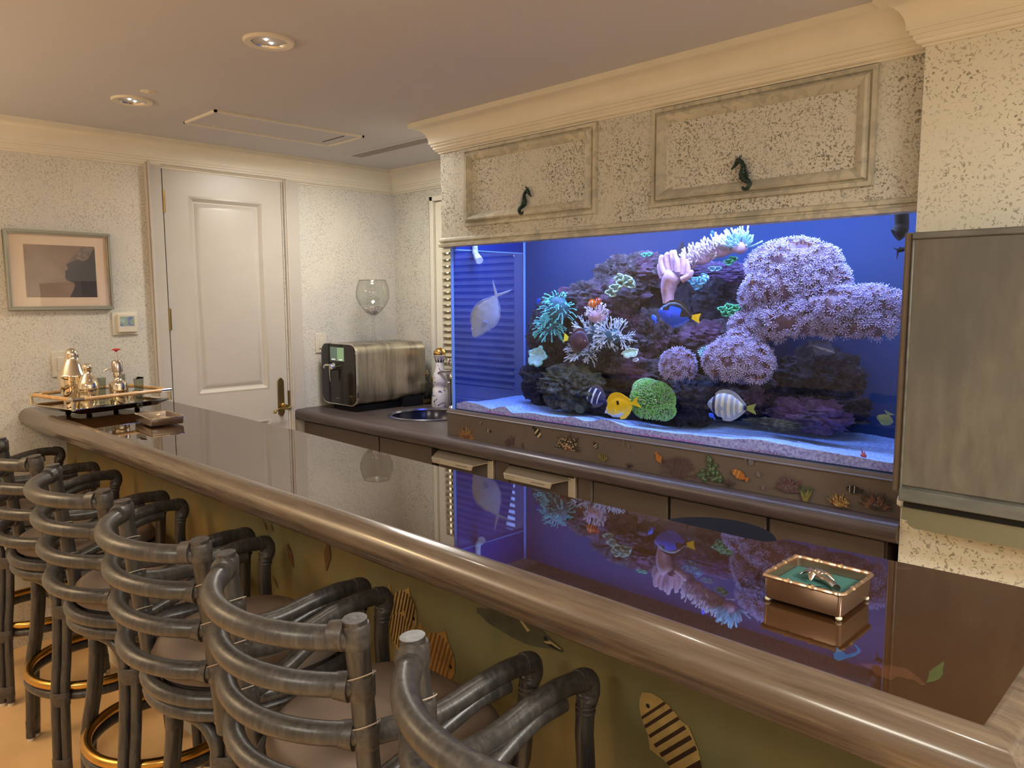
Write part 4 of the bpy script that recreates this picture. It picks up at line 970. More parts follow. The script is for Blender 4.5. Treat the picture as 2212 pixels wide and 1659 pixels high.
# ------------------------------------------------------------------ fish
def pm(name, c, rough=.35): return simple('fish_' + name, c, rough, var=.08, vscale=60)
FM = {k: pm(k, c) for k, c in {'pale': (.50, .58, .98), 'paleb': (.36, .44, .90), 'blue': (.01, .10, 1.0), 'black': (.006, .006, .012), 'yellow': (1., .62, .01), 'white': (.72, .78, .95), 'orange': (.90, .20, .02),
      'plum': (.05, .015, .05), 'grey': (.30, .36, .55), 'stripe': (.62, .64, .66), 'navy': (.015, .02, .09), 'dim': (.08, .10, .22), 'olive': (.28, .32, .10), 'lime': (.90, .85, .05), 'red': (.5, .06, .05)}.items()}
def fish(name, label, head, tail, y, H, up, mats, colour, fork=.25, tailH=.8, dors=(.22, .9, .10), anal=(.5, .9, .09), thick=.32, yaw=0.0, prof=None, tailmat=0, finmat=0, eye=(.12, .18, .035), snout=.0, grp='fish in the aquarium', pect=True, low=False, tip=.0):
    """head, tail: photo pixels of the snout and of the end of the tail fin; up = +1 when the back faces up-left normal"""
    a = at(*head, y); b = at(*tail, y + yaw); L = (b - a).length; U = (b - a).normalized()
    W = Vector((-CAM.x + a.x, a.y - CAM.y, 0)).normalized(); W = (W - U * W.dot(U)).normalized(); V_ = U.cross(W) * up
    if V_.z < 0 and abs(V_.z) > .3 and up > 0: V_ = -V_
    body = L * .80; N = 26 if not low else 12; R_ = 14 if not low else 8
    prof = prof or [(0, .02), (.06, .34), (.15, .62), (.3, .93), (.45, 1.0), (.6, .93), (.75, .66), (.88, .33), (.96, .17), (1, .16)]
    def pf(t):
        for (t0, v0), (t1, v1) in zip(prof, prof[1:]):
            if t0 <= t <= t1:
                k = (t - t0) / (t1 - t0); k = k * k * (3 - 2 * k) if t0 > 0 else k ** .6; return v0 + (v1 - v0) * k
        return prof[-1][1]
    hh = H * L * .5
    m = MB(); V = []
    cen = lambda t: a + U * (body * t) + V_ * (-snout * hh * (1 - t) ** 3)
    for i in range(N + 1):
        t = i / N; h = pf(t) * hh; w_ = thick * hh * (pf(min(1, t * 1.0)) ** .8) * (1.0 if t < .5 else 1 - .5 * (t - .5))
        for k in range(R_):
            an = 2 * PI * k / R_; cv = math.cos(an); sv = math.sin(an)
            V.append(cen(t) + V_ * (h * cv) + W * (w_ * sv * (1 - .25 * abs(cv))))
    n0 = len(m.v); m.v += [tuple(p) for p in V]
    for i in range(N):
        for k in range(R_):
            kk = (k + 1) % R_; m.f.append((i * R_ + k, i * R_ + kk, (i + 1) * R_ + kk, (i + 1) * R_ + k)); m.mi.append(colour((i + .5) / N, math.cos(2 * PI * (k + .5) / R_)))
    m.f.append(tuple(range(R_))); m.mi.append(colour(0, 0)); m.f.append(tuple(range(N * R_, N * R_ + R_))); m.mi.append(colour(1, 0))
    th = W * (L * .006)
    def fin(pts, mi):
        m.cur = mi; n = len(pts); m.add([p + th for p in pts] + [p - th for p in pts], [tuple(range(n)), tuple(reversed(range(n, 2 * n)))] + [(i, n + i, n + (i + 1) % n, (i + 1) % n) for i in range(n)])
    base = cen(.97); ph = pf(1) * hh; e = L * .205; th_ = tailH * hh
    fin([base + V_ * ph * .8, base + U * e * .7 + V_ * th_ * .8, base + U * e * (1.0 + tip) + V_ * th_, base + U * e * (1 - fork), base + U * e * (1.0 + tip) - V_ * th_, base + U * e * .7 - V_ * th_ * .8, base - V_ * ph * .8], tailmat)
    def strip(sp, sgn):
        if not sp: return
        t0, t1, h = sp; n = 8; top = []; bot = []
        for i in range(n + 1):
            t = t0 + (t1 - t0) * i / n; q = i / n; hf = h * L * (math.sin(PI * min(1, .18 + q * .72)) ** .7)
            if i == n: hf *= .6
            bot.append(cen(t) + V_ * (sgn * pf(t) * hh * .93)); top.append(cen(t) + U * (h * L * .35 * q) + V_ * (sgn * (pf(t) * hh + hf)))
        for i in range(n): m.cur = finmat if not callable(finmat) else finmat(sgn, i / n); fin([bot[i], bot[i + 1], top[i + 1], top[i]], m.cur)
    strip(dors, 1); strip(anal, -1)
    if pect:
        c = cen(.30) - W * (thick * hh * .95) - V_ * hh * .12
        fin([c, c + U * L * .12 + V_ * L * .02 - W * L * .02, c + U * L * .13 - V_ * L * .05 - W * L * .025, c + U * L * .03 - V_ * L * .05], finmat if not callable(finmat) else 0)
    o = m.build(name, [FM[q] for q in mats], None, ang=50)
    tag(o, label, 'fish', grp)
    if not low:
        m = MB(); c = cen(eye[0]) + V_ * (hh * eye[1]) - W * (thick * hh * pf(eye[0]) ** .8 * .93); rr = eye[2] * hh * 2
        m.ball(c, (rr, rr * .5, rr), 10, 6); e_ = m.build('eye', FM['white'], o); m = MB(); m.ball(c - W * rr * .35, (rr * .55, rr * .3, rr * .55), 8, 6); m.build('pupil', FM['black'], e_)
    return o
fish('unicorn_fish', 'big pale violet blue fish swimming nose down at the left end of the aquarium', (1024, 728), (1086, 613), 2.305, .38, 1, ('pale', 'paleb'), lambda t, v: 0, fork=.80, tailH=.80, dors=(.25, .93, .025), anal=(.35, .93, .022), finmat=1, thick=.36, eye=(.16, .45, .045), tip=.0,
     prof=[(0, .10), (.05, .30), (.15, .56), (.3, .84), (.45, 1.0), (.6, .98), (.75, .72), (.88, .36), (.96, .14), (1, .12)])
def c_tang(t, v):
    if t > .93: return 1
    if v > .15 and .16 < t < .95:
        if v < .75 and .36 < t < .68 and abs(v - .45) < .32: return 0
        return 1
    if t > .68 and v > -.25: return 1
    return 0
fish('blue_tang', 'bright royal blue fish with black markings and a yellow tail', (1422, 672), (1514, 688), 2.32, .47, 1, ('blue', 'black', 'yellow'), c_tang, fork=.12, tailH=.42, dors=(.2, .93, .05), anal=(.45, .93, .05), tailmat=2, finmat=lambda s, q: 1 if s > 0 else 0, thick=.3)
fish('yellowtail_tang', 'dark plum coloured fish with a bright yellow tail in front of the white coral', (1272, 741), (1217, 729), 2.34, .62, 1, ('plum', 'plum', 'lime'), lambda t, v: 0, fork=.05, tailH=.44, dors=(.2, .92, .08), anal=(.4, .92, .08), tailmat=2, finmat=0, thick=.3, eye=(.14, .15, .03))
def c_fox(t, v): return 1 if (t < .10 or (v < -.55 and t < .6)) else (2 if abs(t - .58) < .045 and abs(v - .35) < .3 else 0)
fish('foxface', 'yellow fish with a black spot and a white snout low over the sand', (1304, 884), (1383, 868), 2.30, .46, 1, ('yellow', 'white', 'black'), c_fox, fork=.35, tailH=.55, dors=(.2, .93, .10), anal=(.45, .93, .08), finmat=0, thick=.3, snout=.35,
     prof=[(0, .05), (.06, .16), (.13, .42), (.25, .82), (.42, 1.0), (.6, .93), (.75, .66), (.88, .33), (.96, .15), (1, .14)])
fish('banded_fish', 'small dark fish with pale bars sheltering under the rock left of the yellow fish', (1262, 846), (1322, 872), 2.36, .45, 1, ('navy', 'white'), lambda t, v: 1 if (.18 < t < .28 or .42 < t < .5 or .64 < t < .70) else 0, thick=.3, fork=.2)
def c_sail(t, v):
    if .16 < t < .225: return 1
    if t > .93: return 1
    return 2 if int((t - .225) / .075) % 2 == 0 and t > .225 else 0
fish('sailfin_tang', 'grey fish with pale vertical stripes and a yellow tail over the sand', (1528, 872), (1636, 884), 2.30, .47, 1, ('grey', 'navy', 'stripe', 'olive'), c_sail, fork=.25, tailH=.42, dors=(.2, .95, .07), anal=(.4, .95, .06), tailmat=3, finmat=0, thick=.3)
fish('shadow_fish', 'dim bluish grey fish in the shade under the coral arm', (1804, 762), (1742, 742), 2.50, .36, 1, ('dim', 'grey'), lambda t, v: 1 if abs(v) < .3 else 0, thick=.3, fork=.4)  # shade of the coral arm is put into its dim body colour
fish('angelfish', 'dull olive yellow fish near the sand at the far right end of the aquarium', (1906, 918), (1922, 890), 2.50, .9, 1, ('olive', 'lime'), lambda t, v: 0, thick=.2, fork=.1, pect=False)
for (h, t_, yy, lab) in (((1166, 644), (1161, 657), 2.45, 'tiny blue fish in open water at the left of the reef'), ((1409, 680), (1418, 698), 2.34, 'tiny bright blue fish just left of the royal blue fish'),
                         ((1538, 497), (1540, 512), 2.45, 'tiny blue fish near the top of the aquarium'), ((1531, 893), (1545, 905), 2.31, 'tiny blue fish under the striped grey fish')):
    fish('damselfish', lab, h, t_, yy, .5, 1, ('blue',), lambda t, v: 0, low=True, pect=False, grp='tiny blue fish', dors=(.3, .9, .06), anal=None)
def c_clown(t, v): return 1 if (.22 < t < .31 or .52 < t < .60 or .85 < t < .9) else 0
fish('clownfish', 'orange and white clownfish facing left in the pale pink coral', (1269, 659), (1296, 652), 2.35, .44, 1, ('orange', 'white'), c_clown, thick=.4, fork=.0, tailH=.5, grp='clownfish pair in the coral')
fish('clownfish', 'dark orange clownfish with white bands behind its partner on the coral', (1300, 648), (1280, 655), 2.375, .50, 1, ('red', 'white'), c_clown, thick=.4, fork=.0, tailH=.5, grp='clownfish pair in the coral')
m = MB(); c = at(1865, 984, 2.29); m.ball(c, (.009, .006, .007), 8, 6)
for dx, dz in ((-.006, .018), (.005, .012), (.010, -.004), (-.009, .002)): m.tube([c, c + Vector((dx, -.002, dz))], [.0035, .001], 6)
tag(m.build('hermit_crab', FM['red']), 'little reddish hermit crab on the sand at the right', 'crab')
# hardware in the tank
t = thing('return_nozzle', 'white and grey elbow return nozzle hanging at the upper left of the aquarium', 'pipe', at(1028, 530, 2.36))
a = at(1026, 520, 2.36); m = MB(); m.tube([a + Vector((0, 0, .06)), at(1026, 535, 2.36), at(1026, 546, 2.36), at(1033, 559, 2.34)], [.0125, .0125, .014, .015], 12); m.build('pipe', simple('pipe_white', (.62, .58, .66), .4, var=.5, vscale=70), t)
m = MB(); m.tube([at(1031, 556, 2.342), at(1036, 563, 2.335)], [.0165, .0175], 12); m.build('nozzle_mouth', FM['white'], t)
m = MB(); m.tube(smooth_path([at(1947, 440, 2.32), at(1948, 470, 2.32), at(1948, 488, 2.32), at(1942, 502, 2.315), at(1934, 508, 2.31)], 4), [.0185] * 9 + [.020] * 8, 14)
t = thing('pump_pipe', 'thick black pump elbow hanging at the upper right of the aquarium', 'pipe', at(1946, 470, 2.32)); m.build('pipe', M['bin'], t)
t = thing('wavemaker', 'small black propeller nozzle at the right edge of the aquarium', 'pump', at(1945, 540, 2.30))
m = MB(); m.tube([at(1955, 538, 2.30), at(1940, 541, 2.30)], .006, 8); m.build('mount', M['bin'], t)
for q in ((1937, 560), (1930, 535), (1946, 533)): m = MB(); m.tube([at(1940, 541, 2.30), at(*q, 2.298)], [.006, .0015], 6, flat=.4); m.build('blade', M['bin'], t)

# ------------------------------------------------------------------ bar stools
RT_ = NT('washed_rattan'); v = RT_.coord((1, 1, 1)); f = RT_.noise(v, 7, 4, .6, .3); vv = RT_.coord((60, 60, 6)); g = RT_.noise(vv, 1.5, 4, .65)
RT_.col(RT_.mix(RT_.ramp(g, [(.42, 0.), (.68, .65)]), RT_.ramp(f, [(.3, (.026, .024, .024)), (.7, (.044, .040, .037))]), (.095, .082, .070))); RT_.b.inputs['Roughness'].default_value = .33
RT_.bump(g, .25, .002)
M['rattan'] = RT_.m
M['binding'] = simple('rattan_binding', (.055, .047, .041), .42, var=.35, vscale=120)
M['cord'] = simple('light_binding_edge', (.40, .33, .25), .5)
M['seat'] = simple('seat_fabric', (.18, .13, .095), .85, var=.05, bump=.15, bscale=300)
M['seatrim'] = simple('seat_base', (.05, .035, .03), .6)
M['footring'] = simple('brass_footring', (.62, .36, .09), .24, 1.0, var=.15)
def make_stool():
    t = thing('bar_stool', '', 'bar stool', (0, 0, 0), 'rattan bar stools along the bar'); ROOT[t.name] = Vector((0, 0, 0))
    ZT = 1.068
    def bx(z, s):   # back post line leaning: x half width and y
        k = (z - .66) / (ZT - .66); return Vector((s * (.196 + .014 * k), -.155 - .040 * k, z))
    # upright posts
    for s in (-1, 1):
        m = MB(); m.tube([bx(z, s) for z in (.655, .75, .85, .95, ZT + .006)], .0185, 14); p = m.build('back_post', M['rattan'], t)
        for z in (1.048, .964, .882, .790):
            b = MB(); q = bx(z, s); b.lathe([(.0195, -.019), (.0215, -.014), (.0215, .014), (.0195, .019)], q, 14); b.tube([q + Vector((-s * .010, -.012, 0)), q + Vector((-s * .030, -.026, 0))], [.0235, .0200], 12)
            b.build('binding', M['binding'], p)
            if z < 1.0:
                b = MB(); P = arc((q.x, q.y), .0217, 0, 2 * PI, 20, q.z); P = [Vector((w_.x, w_.y, w_.z + .016 + .010 * math.cos(2 * PI * i / 20))) for i, w_ in enumerate(P[:-1])]; b.tube(P, .0012, 4, closed=True); b.build('binding_edge', M['cord'], p)
    # four curved back rails
    for z, r in ((1.049, .0195), (.966, .0185), (.884, .0185), (.792, .0185)):
        a, b = bx(z, -1), bx(z, 1); w_ = b.x; sag = .100; R = (w_ * w_ + sag * sag) / (2 * sag); th = math.asin(w_ / R); n = 22; P = []
        for i in range(n + 1):
            q = -th + 2 * th * i / n; P.append(Vector((R * math.sin(q), a.y + (R - sag) - R * math.cos(q) + .002, z - (.006 if z > 1 else 0))))
        m = MB(); m.tube(P, r, 14); m.build('back_rail', M['rattan'], t)
    # arms: upper tube and the brace that joins it under the hand rest, front post
    for s in (-1, 1):
        A = smooth_path([bx(.882, s), Vector((s * .205, -.115, .870)), Vector((s * .215, -.04, .868)), Vector((s * .222, .035, .882)), Vector((s * .225, .095, .889)), Vector((s * .226, .150, .886))], 5)
        m = MB(); m.tube(A, .0185, 14); arm = m.build('arm', M['rattan'], t)
        B = smooth_path([bx(.790, s), Vector((s * .205, -.09, .812)), Vector((s * .214, -.02, .840)), Vector((s * .220, .045, .860)), Vector((s * .224, .105, .863))], 5)
        m = MB(); m.tube(B, .0165, 12); m.build('arm_brace', M['rattan'], t)
        m = MB(); m.tube(smooth_path([Vector((s * .226, .143, .887)), Vector((s * .226, .165, .882)), Vector((s * .225, .169, .860)), Vector((s * .224, .161, .844))], 4), [.0205] * 9 + [.0195] * 4, 12); m.build('arm_binding', M['binding'], arm)
        m = MB(); m.tube([Vector((s * .224, .161, .857)), Vector((s * .222, .156, .79)), Vector((s * .214, .155, .70)), Vector((s * .205, .155, .672))], .0165, 12); m.build('arm_post', M['rattan'], t)
        m = MB(); m.lathe([(.0175, -.003), (.0185, 0), (.0175, .003)], (s * .2235, .160, .838), 12, capb=False, capt=False); m.lathe([(.0175, -.003), (.0185, 0), (.0175, .003)], (s * .2233, .1597, .829), 12, capb=False, capt=False); m.build('arm_collar', M['cord'] if False else M['binding'], arm)
    # seat: rounded back, straighter front
    def seat_out(k, z, n=40):
        P = []
        for i in range(n):
            a = 2 * PI * i / n; c, s_ = math.cos(a), math.sin(a); e = 2.0 if s_ < 0 else 3.4
            x = abs(c) ** (2 / e) * math.copysign(1, c) * (.205 if s_ < 0 else .205); y = abs(s_) ** (2 / e) * math.copysign(1, s_) * (.215 if s_ < 0 else .185)
            P.append(Vector((x * k, y * k, z)))
        return P
    m = MB(); lay = [(.86, .722), (.99, .728), (1.0, .742), (.97, .757), (.88, .768), (.6, .776), (.25, .779)]; n = 40; V = []; F = []
    for k, z in lay: V += seat_out(k, z)
    for j in range(len(lay) - 1):
        for i in range(n): F.append((j * n + i, j * n + (i + 1) % n, (j + 1) * n + (i + 1) % n, (j + 1) * n + i))
    F.append(tuple(range(n))); F.append(tuple(range((len(lay) - 1) * n, len(lay) * n))); m.add(V, F); m.build('seat_cushion', M['seat'], t, ang=60)
    for z, k, r in ((.705, 1.035, .0185), (.672, 1.02, .0165)):
        m = MB(); m.tube(seat_out(k, z), r, 12, closed=True); m.build('seat_ring', M['rattan'], t)
    m = MB(); m.prism([(p.x, p.y) for p in seat_out(.9, 0)], 'z', .690, .722); m.build('seat_board', M['seatrim'], t, smooth=False)
    m = MB(); m.lathe([(.075, .628), (.075, .648), (.05, .652), (.05, .690)], (0, 0, 0), 20); m.build('swivel', M['bin'], t)
    # base: four double-pole legs arched to each other under the seat
    for sx in (-1, 1):
        for sy in (-1, 1):
            d = Vector((sx, sy, 0)).normalized(); tg = Vector((-d.y, d.x, 0))
            leg = MB(); wr = MB()
            for k in (-1, 1):
                line = []
                for z, rad in ((.012, .245), (.12, .238), (.28, .228), (.40, .205), (.50, .192), (.56, .188)): line.append(d * rad + tg * (k * .0150) + Vector((0, 0, z)))
                line += [d * .186 + tg * (k * .020) + Vector((0, 0, .595)), d * .175 + tg * (k * .045) + Vector((0, 0, .628)), d * .165 + tg * (k * .085) + Vector((0, 0, .645)), d * .16 + tg * (k * .125) + Vector((0, 0, .650))]
                leg.tube(smooth_path(line, 4), .0145, 12)
            lo = leg.build('leg', M['rattan'], t)
            for z, rad in ((.055, .243), (.27, .229), (.545, .189)):
                wr = MB(); c = d * rad + Vector((0, 0, z)); P = []
                n_ = 20; V = []
                for zz in (-.022, -.018, .018, .022):
                    g_ = .0 if abs(zz) < .02 else -.0022
                    for i in range(n_):
                        a = 2 * PI * i / n_; V.append(c + tg * (math.cos(a) * (.0315 + g_)) + d * (math.sin(a) * (.0172 + g_)) + Vector((0, 0, zz)))
                F = [(j * n_ + i, j * n_ + (i + 1) % n_, (j + 1) * n_ + (i + 1) % n_, (j + 1) * n_ + i) for j in range(3) for i in range(n_)]
                wr.add(V, F); wr.build('binding', M['binding'], lo)
            for k in (-1, 1):
                g = MB(); g.lathe([(.010, 0), (.011, .004), (.010, .012)], d * .245 + tg * (k * .0150), 12); g.build('glide', M['white'], lo)
    m = MB(); P = arc((0, 0), .208, 0, 2 * PI, 56, .300)[:-1]; m.tube(P, .0145, 12, closed=True); m.build('foot_ring', M['footring'], t)
    m = MB(); P = arc((0, 0), .207, 0, 2 * PI, 56, .270)[:-1]; m.tube(P, .0145, 12, closed=True); m.build('foot_ring_support', M['rattan'], t)
    return t
stool = make_stool()
SP = [(-3.50, .79, .0, 'rattan bar stool farthest from the camera, cut by the left edge of the photo'),
      (-2.83, .80, .0, 'second rattan bar stool from the left wall, its whole base in view'),
      (-2.225, .80, .0, 'third rattan bar stool from the left wall'),
      (-1.665, .80, .0, 'fourth rattan bar stool from the left wall'),
      (-1.132, .80, .0, 'rattan bar stool second nearest to the camera'),
      (-.585, .80, -.10, 'nearest rattan bar stool, cut by the bottom edge of the photo')]
for i, (x, y, a, lab) in enumerate(SP):
    o = stool if i == 0 else copy_tree(stool)
    o.location = (x, y, 0); o.rotation_euler = (0, 0, a); o['label'] = lab

# ------------------------------------------------------------------ things on the bar
def turned(name, label, cat, x, y, z, prof, mat, n=28, grp=None): 
    m = MB(); m.lathe(prof, (x, y, z), n); return tag(m.build(name, mat, None, ang=50), label, cat, grp)
M['clear'] = glassmat('clear_glass', (.95, .96, .95), 1.1, .0)
M['clear_dark'] = glassmat('thick_glass', (.80, .82, .78), 1.4, .02)
M['bamboo'] = simple('bamboo', (.66, .40, .17), .35, var=.18, vscale=40)
M['teal'] = simple('teal_paper', (.035, .13, .115), .7, var=.04)
tr = thing('serving_tray', 'silver serving tray with a raised bamboo gallery rail, at the left end of the bar', 'tray', (-3.52, 1.06, BT))
ux = Vector((.965, .262, 0)).normalized() if False else None
# tray frame: corner points of the rail measured on the bar top
TC = Vector((-3.505, 1.075, 0)); e1 = Vector((-.20, .98, 0)).normalized(); e2 = Vector((-e1.y, e1.x, 0)) * -1    # e1 along the wall, e2 towards the room
def T_(u, v, z): return TC + e1 * u + e2 * v + Vector((0, 0, z))
LU, LV = .205, .165
m = MB(); V = []; 
for (k, z) in ((.62, BT + .012), (.80, BT + .018), (1.0, BT + .040), (1.02, BT + .041)):
    for su, sv in ((-1, -1), (1, -1), (1, 1), (-1, 1)): V.append(T_(su * LU * k, sv * LV * k, z))
F = [(0, 1, 2, 3)] + [(j * 4 + i, j * 4 + (i + 1) % 4, (j + 1) * 4 + (i + 1) % 4, (j + 1) * 4 + i) for j in range(3) for i in range(4)]
m.add(V, F); o = m.build('tray_plate', M['silver'], tr, smooth=False); md = o.modifiers.new('t', 'SOLIDIFY'); md.thickness = .003
for su, sv in ((-1, -1), (1, -1), (1, 1), (-1, 1)):
    m = MB(); p = T_(su * LU * .5, sv * LV * .5, BT); m.lathe([(.010, 0), (.012, .004), (.007, .012)], p, 12); m.build('foot', M['silver'], tr)
    m = MB(); p = T_(su * LU * 1.0, sv * LV * 1.0, BT + .038); m.lathe([(.008, 0), (.008, .040)], p, 12); 
    q = T_(su * LU, sv * LV, BT + .081); m.tube([q + e1 * (-su * .040), q + e1 * (su * .006)], .0092, 12); m.tube([q + e2 * (-sv * .030), q + e2 * (sv * .006)], .0092, 12); m.build('corner_post', M['silver'], tr)
for a, b in (((-1, -1), (1, -1)), ((1, -1), (1, 1)), ((1, 1), (-1, 1)), ((-1, 1), (-1, -1))):
    P = [T_(a[0] * LU + (b[0] - a[0]) * LU * t, a[1] * LV + (b[1] - a[1]) * LV * t, BT + .081) for t in [i / 24 for i in range(25)]]
    m = MB(); m.tube(P, [.0078 + (.0016 if i % 6 == 3 else 0) for i in range(25)], 10); m.build('bamboo_rail', M['bamboo'], tr)
ZT_ = BT + .0165
def on_tray(px, py_):  # contact point on the tray floor
    d = FW + RT * ((px - 1106) / FPX) - UP * ((py_ - 829.5) / FPX); return CAM + d * ((ZT_ - CAM.z) / d.z)
p = Vector((-3.56, .985, ZT_)); 
turned('cocktail_shaker', 'tall silver cocktail shaker with a domed lid, the largest piece on the tray', 'cocktail shaker', p.x, p.y, p.z, [(.036, 0), (.038, .004), (.050, .07), (.058, .12), (.058, .135), (.0585, .136), (.0585, .142), (.055, .146), (.040, .185), (.028, .205), (.026, .222), (.027, .224), (.022, .242), (.010, .252), (0, .254)], M['silver'])
m = MB(); m.tube(smooth_path([p + Vector((.050, .02, .12)), p + Vector((.075, .035, .10)), p + Vector((.070, .03, .04)), p + Vector((.045, .015, .02))], 4), .004, 8)
p = Vector((-3.455, 1.010, ZT_))
turned('small_shaker', 'short round-bellied silver shaker standing before the tall one on the tray', 'cocktail shaker', p.x, p.y, p.z, [(.020, 0), (.022, .003), (.018, .012), (.030, .030), (.036, .050), (.034, .064), (.0345, .068), (.036, .072), (.040, .088), (.038, .110), (.028, .135), (.018, .150), (.0165, .168), (.0185, .170), (.0185, .184), (.012, .192), (0, .194)], M['silver'])
p = Vector((-3.455, 1.125, ZT_))
tg = thing('soda_siphon', 'silver bottle with a steel collar, curved spout and red plunger knob on the tray', 'siphon bottle', p)
m = MB(); m.lathe([(.034, 0), (.036, .003), (.036, .095), (.034, .104), (.018, .116), (.015, .122), (.0155, .135), (.017, .137), (.017, .150)], p, 28); m.build('bottle_body', M['silver'], tg)
m = MB(); m.lathe([(.017, .150), (.021, .153), (.0215, .192), (.018, .198), (.006, .202)], p, 24); m.build('collar', M['pewter'], tg)
m = MB(); m.lathe([(.0030, .200), (.0030, .238)], p, 10); m.build('plunger_rod', M['chrome'], tg)
m = MB(); m.lathe([(.004, .236), (.006, .240), (.016, .243), (.016, .247), (.006, .250), (0, .250)], p, 16); m.build('plunger_knob', simple('red_knob', (.55, .02, .03), .3), tg)
m = MB(); m.tube(smooth_path([p + Vector((-.015, -.012, .160)), p + Vector((-.03, -.030, .162)), p + Vector((-.036, -.040, .152))], 4), .0028, 8); m.build('spout', M['pewter'], tg)
def tumbler(x, y, h, r, label, mat='clear_dark'):
    m = MB(); m.lathe([(r * .72, 0), (r * .78, .004), (r * .82, h * .3), (r, h), (r * .93, h), (r * .74, h * .3), (r * .66, .008), (0, .008)], (x, y, ZT_), 20, capt=False)
    return tag(m.build('shot_glass', M[mat], None, ang=50), label, 'glass', 'small glasses on the tray')
tumbler(-3.375, 1.175, .075, .020, 'small glass nearest the right corner of the tray'); tumbler(-3.56, 1.17, .13, .020, 'taller small glass at the back of the tray behind the red-knobbed bottle')
tumbler(-3.475, 1.215, .115, .021, 'tall small glass at the right end of the tray'); tumbler(-3.57, 1.095, .12, .019, 'small glass between the two shakers and the red-knobbed bottle')
tumbler(-3.40, 1.075, .055, .017, 'tiny glass on the tray just left of the red-knobbed bottle')
m = MB(); q = Vector((-3.475, 1.215, ZT_ + .117)); m.tube([q + Vector((-.018, 0, -.004)), q, q + Vector((.026, .010, .002))], [.004, .006, .003], 8); tag(m.build('pour_spout', M['bin']), 'tiny black pouring cap on the tall glass at the right of the tray', 'pourer')

def rect_tray(name, label, cat, c, e, lu, lv, h, mat, rim):
    """open box with rounded corners: outer and inner shell, feet and rim as parts"""
    t = thing(name, label, cat, c); e = Vector(e).normalized(); f = Vector((-e.y, e.x, 0)); c = Vector(c)
    def ring(k, z, ins=0, r=.006, n=4):
        P = []
        for su, sv, st in ((1, 1, 0), (-1, 1, 1), (-1, -1, 2), (1, -1, 3)):
            for i in range(n + 1):
                a = (st + i / n) * PI / 2; P.append(c + e * (su * (lu * k - r - ins) + r * math.cos(a)) + f * (sv * (lv * k - r - ins) + r * math.sin(a)) + Vector((0, 0, z)))
        return P
    m = MB(); R_ = [ring(.97, .006), ring(.98, .008), ring(1.0, h), ring(1.0, h, .004), ring(.98, .012, .004)]; n = len(R_[0]); V = [p for r in R_ for p in r]
    m.add(V, [tuple(range(n))] + [(j * n + i, j * n + (i + 1) % n, (j + 1) * n + (i + 1) % n, (j + 1) * n + i) for j in range(4) for i in range(n)] + [tuple(range(4 * n, 5 * n))])
    m.build('box_body', mat, t, ang=40)
    return t, e, f, c, ring
bx_, e, f, c, ring = rect_tray('napkin_box', 'bronze napkin box with bamboo-shaped rim holding a teal napkin on the bar', 'napkin box', (-.468, 1.150, BT), (1, 0, 0), .0600, .0585, .0405, M['bronze'] if 'bronze' in M else simple('bronze_plate', (.40, .26, .18), .24, .85, var=.05), True)
for su, sv in ((-1, -1), (1, -1), (1, 1), (-1, 1)):
    m = MB(); m.ball(c + e * (su * .0545) + f * (sv * .0530) + Vector((0, 0, .0035)), (.005, .005, .0038), 10, 6); m.build('foot', M['cream_wall'], bx_)
P = ring(1.0, .0415, -.0015, .008, 3); n = len(P); dense = []
for i in range(n):
    a, b = P[i], P[(i + 1) % n]; k = max(1, int((b - a).length / .004))
    for j in range(k): dense.append(a + (b - a) * (j / k))
rad = []; acc = 0
for i in range(len(dense)):
    acc += (dense[(i + 1) % len(dense)] - dense[i]).length
    ph = (acc / .038) % 1.0; rad.append(.0036 + (.0022 * math.exp(-((ph - .5) / .05) ** 2)) - .0006 * math.sin(ph * PI))
m = MB(); m.tube(dense, rad, 8, closed=True); m.build('bamboo_rim', simple('bronze_rim', (.62, .44, .30), .22, .9), bx_)
nap = thing('napkin', 'teal paper napkin with a dark printed sprig lying in the napkin box', 'napkin', c + Vector((0, 0, .013)))
m = MB(); m.add([c + e * (su * .0545) + f * (sv * .053) + Vector((0, 0, z)) for z in (.0132, .0285) for su, sv in ((-1, -1), (1, -1), (1, 1), (-1, 1))], [(3, 2, 1, 0), (4, 5, 6, 7), (0, 1, 5, 4), (1, 2, 6, 5), (2, 3, 7, 6), (3, 0, 4, 7)]); m.build('napkin_stack', M['teal'], nap, smooth=False)
m = MB(); q = c + e * (.004) + f * (-.022) + Vector((0, 0, .0288))
for a, l in ((.2, .020), (.8, .014), (-.4, .016), (2.6, .012), (3.4, .016)): m.tube([q, q + e * (l * math.cos(a)) + f * (l * math.sin(a))], [.0014, .0005], 4)
m.build('printed_sprig', M['bin'], nap)
pw = thing('palm_tree_weight', 'silver palm tree shaped napkin weight lying on the teal napkin', 'napkin weight', c + Vector((0, 0, .0295)))
q = c + e * (-.004) + f * .006 + Vector((0, 0, .0335))
P = smooth_path([q, q + e * .014 + f * -.004 + Vector((0, 0, .002)), q + e * .028 + f * -.012 + Vector((0, 0, .001)), q + e * .040 + f * -.024 + Vector((0, 0, .0))], 5)
m = MB(); m.tube(P, [.0042 + .0016 * (i / 15) + (.0006 if i % 2 else 0) for i in range(16)], 10); m.build('palm_trunk', M['pewter'], pw)
